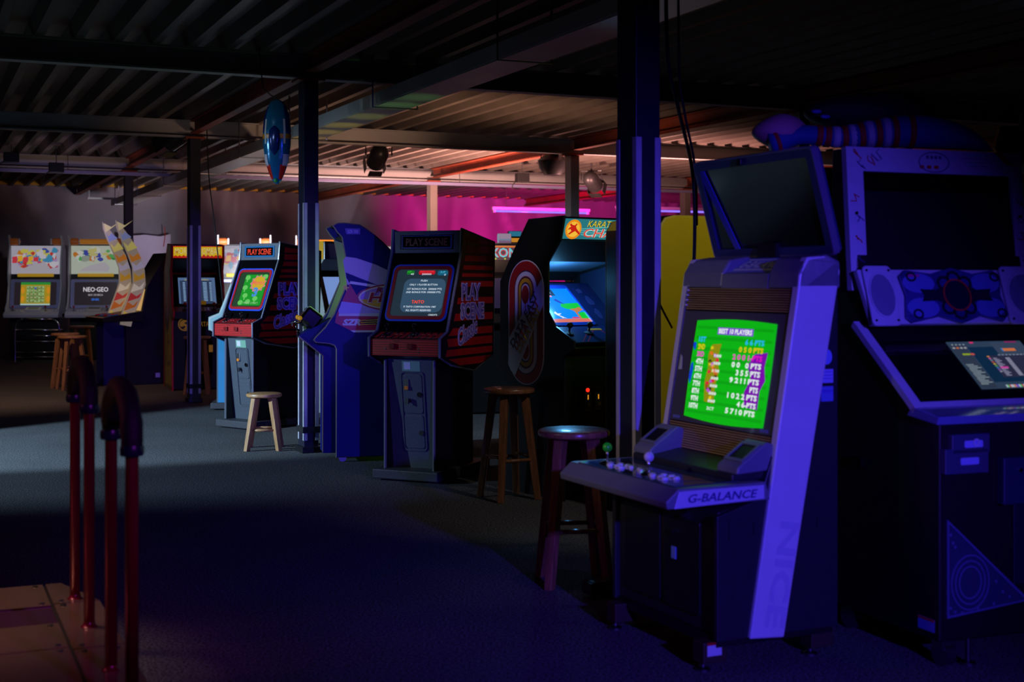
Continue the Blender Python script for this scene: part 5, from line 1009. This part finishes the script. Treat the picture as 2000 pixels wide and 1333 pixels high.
for k in range(14): ui(.47 + .01 * (k % 3), .62 - .028 * k, .05 + .02 * (k % 3), .014, (140, 140, 168), 2, 'ui_line'); ui(.64, .62 - .028 * k, .06, .016, (150, 150, 175), 2, 'ui_line')
ui(.5, .42, .1, .04, (190, 60, 150), 3)
for k in range(9): ui(.4 + .002 * k, .66 - .04 * k, .03, .024, ((200, 130, 60), (190, 90, 150), (120, 130, 150), (180, 80, 60), (190, 160, 60), (80, 160, 90), (60, 120, 180), (130, 80, 170), (150, 150, 170))[k], 2, 'ui_icon')
for k in range(8): ui(.56 + .05 * k, .69, .03, .02, (120, 130, 150), 2, 'ui_line')
for k in range(26): ui(.34 + .021 * k, .035, .014, .05, ((200, 205, 230), (220, 150, 60), (190, 60, 70), (60, 90, 210), (200, 200, 220), (60, 200, 80), (180, 90, 190), (215, 210, 225))[(k * 5) % 8], 2, 'ui_icon')
ui(.32, .97, .05, .03, (215, 40, 110), 2); ui(.85, .97, .16, .03, (130, 30, 90), 2); ui(.95, .03, .08, .05, (130, 20, 130), 2)
sh = MB().prism([(-.47, .87), (-.48, .90), (-.33, .925), (-.30, .89)], -.385, .49).build('glass_shelf', M('clear_blue_shelf', (110, 120, 170), .08, coat=.6), t, bevel=.004)
# lower front
FB_ = panel((-.45, .10), (-.45, .87)); mgb = M('dark_blue_grey', (62, 64, 92), .45)
for x, y, w, h2, nm in ((-.245, .70, .165, .07, 'reader_box'), (-.262, .64, .19, .09, 'card_box')):
    q = P(nm, rect(x, y, w, h2), FB_, mgb, t, 0, .03, .004); P('reader_label', rr(x + .01, y, .08, .025, .006), FB_, M('pale_notice', (160, 165, 225), .4), q, .03, .002); 
RING('reader_ring', disc(-.225, .705, .014), disc(-.225, .705, .009), FB_, m_white, t, .032, .003)
P('cash_box', rect(.06, .56, .34, .17), FB_, M('navy_box', (36, 38, 70), .4), t, 0, .04, .006); P('service_door', rect(.11, .33, .3, .3), FB_, M('navy_door', (24, 25, 44), .4), t, 0, .012, .004)
MB().cyl(FB_.p(-.04, .6, .04), FB_.p(-.04, .6, .05), .008, n=8).build('lock', m_chrome, t)
tri = P('triangle_speaker', [(-.335, .085), (-.335, .435), (.03, .12)], FB_, M('navy_grille', (44, 46, 76), .5, bump=.2, scale=120), t, 0, .01)
RING('triangle_rim', [(-.335, .085), (-.335, .435), (.03, .12)], [(-.328, .094), (-.328, .42), (.01, .124)], FB_, M('blue_grey_rim', (84, 88, 130), .4), tri, .01, .004)
for r_ in (.1, .08, .06): RING('speaker_ring', disc(-.235, .205, r_ * .85, r_), disc(-.235, .205, r_ * .85 - .006, r_ - .006), FB_, M('blue_grey_rim', (84, 88, 130), .4), tri, .01, .004)
rn = random.Random(8); Ps('ornament_dot', [disc(x, y, .006, .006, 8) for x, y in ((-.32, .38), (-.31, .35), (-.3, .335), (-.32, .12), (-.3, .105), (-.27, .1), (-.12, .2), (-.09, .16), (-.06, .14), (-.13, .12), (-.2, .11))], FB_, M('blue_grey_rim', (84, 88, 130), .4), tri, .01, .003)
FLs = sideL(hw); P('warning_sticker', rect(.38, .05 + .1, .09, .045), FLs, M('blue_notice', (100, 120, 200), .4), t, 0, .001); P('warning_stripe', rect(.38, .168, .09, .008), FLs, mr, t, .001, .001)
MB().box(-hw - .02, -hw, -.02, .05, .66, .7).build('side_handle', m_blackgloss, t, bevel=.004)
for x in (-.3, .36):
    c = MB().cyl((x - .02, -.4, .045), (x + .02, -.4, .045), .045, n=16).build('caster_wheel', m_screw, t, 'auto'); MB().box(x - .03, x + .03, -.43, -.37, .06, .1).build('caster_fork', m_screw, c)
    MB().lathe([(.03, 0), (.03, .01), (.01, .016), (.01, .1)], (x + .09, -.42, 0), 12).build('leveling_foot', m_screw, t, 'auto')
for x in (-.3, .36): MB().cyl((x - .02, .15, .05), (x + .02, .15, .05), .05, n=16).build('caster_wheel', m_screw, t, 'auto')

# soft figure lying across the machine tops
t = thing('soft_figure', 'big soft toy with dark back, pink nose and red-striped blue body lying above the machines', 'soft toy', D(1700, 286, 5.5), 8)
o0 = Vector(t.location); iv = Matrix.Rotation(-R(8), 4, 'Z')
lp = lambda px, py, Y: iv @ (D(px, py, Y) - D(1700, 290, 5.5))
path = smooth_path([lp(1503, 285, 5.45), lp(1560, 268, 5.45), lp(1640, 272, 5.45), lp(1720, 264, 5.45), lp(1800, 262, 5.45), lp(1880, 274, 5.45), lp(1938, 298, 5.45)], 5); n = len(path)
rad = [.045 + .075 * math.sin(math.pi * min(1, .12 + .88 * i / (n - 1)) * .93) for i in range(n)]
rad = [.05, .052, .05, .046, .042, .04, .04, .04, .04, .041, .043, .046, .05, .053, .056, .059, .062, .065, .067, .068, .068, .067, .064, .06, .055, .049, .042, .034, .024, .012, .004][:n]; rad += [.004] * (n - len(rad))
MB().tube(path, rad, 14).build('blue_body', M('blue_plush', (34, 74, 150), .7, bump=.3, scale=30), t, True)
for k in (1, 7, 8, 10, 12, 14, 16, 18): MB().tube([path[k] + (path[k + 1] - path[k]) * a for a in (.15, .5, .85)], [rad[k] + .004] * 3, 14).build('red_stripe', M('red_plush', (176, 34, 30), .7), t, True)
for k in (9, 11, 13, 15): MB().tube([path[k] + (path[k + 1] - path[k]) * a for a in (.1, .5, .9)], [rad[k] + .003] * 3, 14).build('white_stripe', M('white_plush', (190, 186, 205), .7), t, True)
a = lp(1522, 262, 5.5); q = MB().ball((0, 0, 0), 1, 14); q.v = [a + Vector((v.x * .115 * (1 if v.x > 0 else 1.0), v.y * .1, v.z * .075 * (1 + .35 * min(0, v.x)))) for v in q.v]; q.build('pink_nose', M('pink_plush', (196, 128, 150), .7, var=.12, scale=14), t, True)
a = lp(1700, 226, 5.60); q = MB().ball((0, 0, 0), 1, 16); q.v = [a + Vector((v.x * .29, v.y * .15, v.z * .09 * (1 + .25 * v.x))) for v in q.v]; q.build('dark_back', M('brown_black_plush', (44, 32, 40), .8, bump=.5, scale=16), t, True)
for px, py in ((1595, 222), (1612, 232)): MB().ball(lp(px, py, 5.47), .014, 8, 1.6, .6, .6).build('lilac_patch', m_purpled, t, True)
# rest for the figure: dark back cabinet between the two machines
t2 = thing('tall_black_cabinet', 'tall black cabinet standing close behind the music machine', 'cabinet', (1.62, 5.86, 0), 14)
MB().box(-.48, .62, -.14, .2, .02, 1.86).build('case', m_black, t2, bevel=.01)
for x in (-.22, .36): MB().cyl((x, -.14, 1.2), (x, -.15, 1.2), .16, n=24).build('driver', m_rubber, t2); 
for x in (-.4, .54): MB().box(x - .03, x + .03, -.1, .16, 0, .02).build('foot', m_rubber, t2)
# yellow hexagonal sign and neighbouring machine at the right edge
p = D(1968, 283, 6.35); t = thing('hexagon_sign', 'mustard board with black diamond outlines at the upper right', 'sign', p, 12)
F = Fr((0, 0, 0), (1, 0, 0), (0, 0, 1)); P('board', [(-.085, -.02), (-.055, .085), (.10, .09), (.16, .02), (.12, -.08), (-.04, -.085)], F, M('mustard_board', (190, 120, 24), .5, var=.1, scale=8), t, 0, .03, .004)
for x, y in ((-.0, .055), (.012, .03), (.015, .0)): RING('diamond', [(x, y - .014), (x + .011, y), (x, y + .014), (x - .011, y)], [(x, y - .009), (x + .007, y), (x, y + .009), (x - .007, y)], F, m_lineblack, t, .03, .001)
P('red_corner', [(.09, -.08), (.12, -.08), (.15, -.01), (.11, -.02)], F, M('brick_corner', (150, 50, 40), .5), t, .03, .001); P('navy_peak', [(.055, .09), (.11, .085), (.1, .17), (.06, .15)], F, m_darkblue, t, 0, .03)
MB().cyl((.0, .05, -.08), (.0, .05, -p.z), .025, n=10).build('post', m_black, t)
t = thing('slot_machine_edge', 'dark machine with beige panel and slotted tray at the right edge', 'arcade machine', (2.62, 6.15, 0), 8)
MB().prism([(-.3, .06), (-.3, 1.2), (-.2, 1.35), (-.1, 1.72), (.25, 1.72), (.25, .06)], -.36, .36).build('body', m_black, t, bevel=.008)
F = panel((-.19, 1.38), (-.11, 1.70)); P('beige_panel', [(-.33, .16), (-.1, .2), (.3, .2), (.3, .33), (-.28, .33)], F, M('beige_panel', (170, 140, 96), .5), t, .001, .006); Ps('tray_slot', [rect(0, .05 + .035 * k, .6, .006) for k in range(3)], F, M('lilac_edge', (120, 100, 130), .4), t, .001, .008)
for x in (-.3, .3): MB().box(x - .04, x + .04, -.25, .2, 0, .06).build('foot', m_rubber, t)

# ------------------------------------------------------------------ stools
def stool(label, loc, h, phi, mat, r=.165, rungs=True, legs=4, top_r=.6, foot=1.15, group='wooden stools'):
    t = thing('wooden_stool', label, 'stool', loc, phi, group)
    MB().lathe([(.02, h - .034), (r - .014, h - .034), (r - .002, h - .026), (r, h - .012), (r - .004, h - .004), (r - .016, h), (.02, h)], (0, 0, 0), 32).build('seat', mat, t, 'auto')
    A = [math.pi / 4 + 2 * math.pi * k / legs for k in range(legs)]
    at = lambda a, z: Vector((math.cos(a), math.sin(a), 0)) * (r * (foot + (top_r - foot) * z / h)) + Vector((0, 0, z))
    for a in A:
        b = MB(); p0, p1 = at(a, 0), at(a, h - .034); w0, w1 = .019, .024; n_ = Vector((math.cos(a), math.sin(a), 0)); s_ = Vector((-math.sin(a), math.cos(a), 0)); vs = []
        for p, w in ((p0, w0), (p1, w1)): vs += [p + n_ * i * w + s_ * j * w for i, j in ((-1, -1), (1, -1), (1, 1), (-1, 1))]
        b.add(vs, [(0, 3, 2, 1), (4, 5, 6, 7)] + [(i, (i + 1) % 4, (i + 1) % 4 + 4, i + 4) for i in range(4)]); b.build('leg', mat, t, bevel=.004)
    b = MB()
    for a in A: p = at(a, h - .09); MB().cyl(p, Vector((0, 0, h - .04)) + (p - Vector((0, 0, p.z))) * .55, .014, n=6).build('corner_brace', mat, t)
    if rungs:
        zz = h * .36
        for k in range(legs): MB().cyl(at(A[k], zz + .02 * (k % 2)), at(A[(k + 1) % legs], zz + .02 * (k % 2)), .011, n=8).build('rung', mat, t, True)
    return t
p = G(510, 882); stool('low wooden stool in front of the green-screen striped cabinet', (p.x, p.y + .13, 0), .46, 6, m_wood, .145, True, foot=1.25)
p = G(1120, 1140); stool('near tall stool with glossy seat just left of the nearest column', (.282, 6.08, 0), .70, 8, m_woodd, .165)
p = G(1030, 965); stool('tall stool before the karate cabinet logo', (-.02, 8.42, 0), .70, 30, m_woodd, .165)
stool('tall wooden stool pushed before the fighting game cabinet', (-3.83, 16.2, 0), .70, 10, m_wood, .165)
p = G(128, 757); stool('tall wooden stool with pale seat, left one before the flame-sided machine', (p.x, p.y, 0), .70, 12, m_wood, .18)
p = G(178, 750); stool('tall wooden stool, right one of the pair before the flame-sided machine', (p.x + .06, p.y - .95, 0), .68, 33, m_wood, .18)
p = G(160, 728); stool('tall wooden stool standing behind the pair at the flame-sided machine', (p.x, p.y, 0), .70, 20, m_wood, .18)

# small box at the foot of the nearest column
p = G(1172, 1172); t = thing('floor_box', 'small dark box with brown end standing by the nearest column foot', 'box', (p.x, p.y + .05, 0), 24)
MB().box(-.055, .065, -.05, .05, .012, .075).build('case', m_black, t, bevel=.006); MB().box(-.062, -.055, -.045, .045, .016, .07).build('brown_end', M('brown_block', (58, 44, 32), .5), t)
for x in (-.035, .045): MB().cyl((x, -.03, 0), (x, -.03, .012), .012, n=10).build('foot', m_rubber, t)

# ------------------------------------------------------------------ dance platform with padded bars
t = thing('dance_platform', 'steel dance platform with red padded rear bars at the lower left', 'arcade machine', B(0, 0, 0), math.degrees(PHI_B))
m_steel = M('scuffed_steel_plate', (186, 150, 132), .2, .75, var=.15, scale=3, bump=.12); m_deckk = M('platform_core', (30, 26, 30), .5); m_panel = M('violet_acrylic', (76, 44, 70), .15, coat=.5)
u0, u1, v0, v1, H_ = -1.3, .63, 2.6, 5.45, .2
MB().add([Vector((x, y, z)) for z in (0, H_ - .006) for x, y in ((u0, v0), (u1, v0), (u1, v1 - .35), (u1 - .1, v1), (u0, v1))], [(4, 3, 2, 1, 0), (5, 6, 7, 8, 9)] + [(i, (i + 1) % 5, (i + 1) % 5 + 5, i + 5) for i in range(5)]).build('platform_core', m_deckk, t)
FT = top_fr(H_ - .006); g = .006
def pl_(x0, x1, y0, y1, mat=m_steel, nm='steel_plate', cut=0):
    pts = [(x0 + g, y0 + g), (x1 - g, y0 + g), (x1 - g, y1 - g - cut), (x1 - g - cut * .3, y1 - g), (x0 + g, y1 - g)] if cut else [(x0 + g, y0 + g), (x1 - g, y0 + g), (x1 - g, y1 - g), (x0 + g, y1 - g)]
    o = P(nm, pts, FT, mat, t, 0, .008 if mat is m_steel else .003)
    if mat is m_steel:
        b = MB()
        for x in (x0 + .035, x1 - .035):
            for y in (y0 + .035, y1 - .04 - cut): b.lathe([(.011, 0), (.009, .004), (.002, .006)], (x, y, H_ + .002), 8)
        b.build('rivets', m_screw, o, 'auto')['kind'] = 'stuff'
pl_(.46, u1, 5.1, v1, cut=.34); pl_(.46, u1, 4.45, 5.1); pl_(.46, u1, 3.6, 4.45); pl_(.46, u1, v0, 3.6)
xs = [u0, -.7, -.1, .46]
for i in range(3):
    pl_(xs[i], xs[i + 1], 5.08, v1); pl_(xs[i], xs[i + 1], 4.48, 4.82); pl_(xs[i], xs[i + 1], 4.82, 5.08, m_panel, 'foot_panel'); pl_(xs[i], xs[i + 1], 3.9, 4.48); pl_(xs[i], xs[i + 1], 3.64, 3.9, m_panel, 'foot_panel'); pl_(xs[i], xs[i + 1], v0, 3.64)
m_bar = M('red_lacquer_bar', (120, 8, 36), .25, .2)
for y0, y1, zt, dz in ((3.75, 4.17, 1.075, .90), (4.72, 5.157, 1.085, .93)):
    x = .545; rad = .21; pts = [(x, y0, H_), (x, y0, zt - .12)]
    arc = [(x, (y0 + y1) / 2 + (y1 - y0) / 2 * math.cos(math.pi - math.pi * k / 12), zt - .12 + .12 * math.sin(math.pi * k / 12)) for k in range(13)]
    bar = MB().tube([pts[0]] + arc + [(x, y1, H_)], .0185, 12).build('padded_bar', m_bar, t, True)
    fa = [(x, y0, dz)] + [(x, y0, dz + .03)] + arc + [(x, y1, dz + .06)] + [(x, y1, dz + .03)]
    MB().tube(fa, [.026, .03] + [.03 + .0015 * math.sin(k * 2.1) for k in range(13)] + [.03, .026], 12).build('foam_sleeve', m_rubber, bar, True)
    for y in (y0, y1):
        MB().lathe([(.028, 0), (.028, .016), (.022, .02), (.019, .03)], (x, y, H_ - .012), 16).build('bar_flange', m_bar, bar, 'auto')
        MB().lathe([(.031, 0), (.033, .008), (.033, .02), (.031, .028)], (x, y, dz + .0), 12).build('tape_ring', M('blue_black_tape', (26, 30, 52), .3), bar, 'auto')

# ------------------------------------------------------------------ groups of look-alike things
for pre, grp in (('striped_arcade_cabinet', 'striped black arcade cabinets'), ('fluorescent_tube', 'violet tubes by the back wall'), ('control_box', 'control boxes on the conduit'), ('steel_column', 'steel columns'), ('dangling_cable', 'cables hanging from the roof'), ('header_box', 'small header boxes')):
    for o in bpy.data.objects:
        if o.parent is None and o.name.split('.')[0] == pre: o['group'] = grp
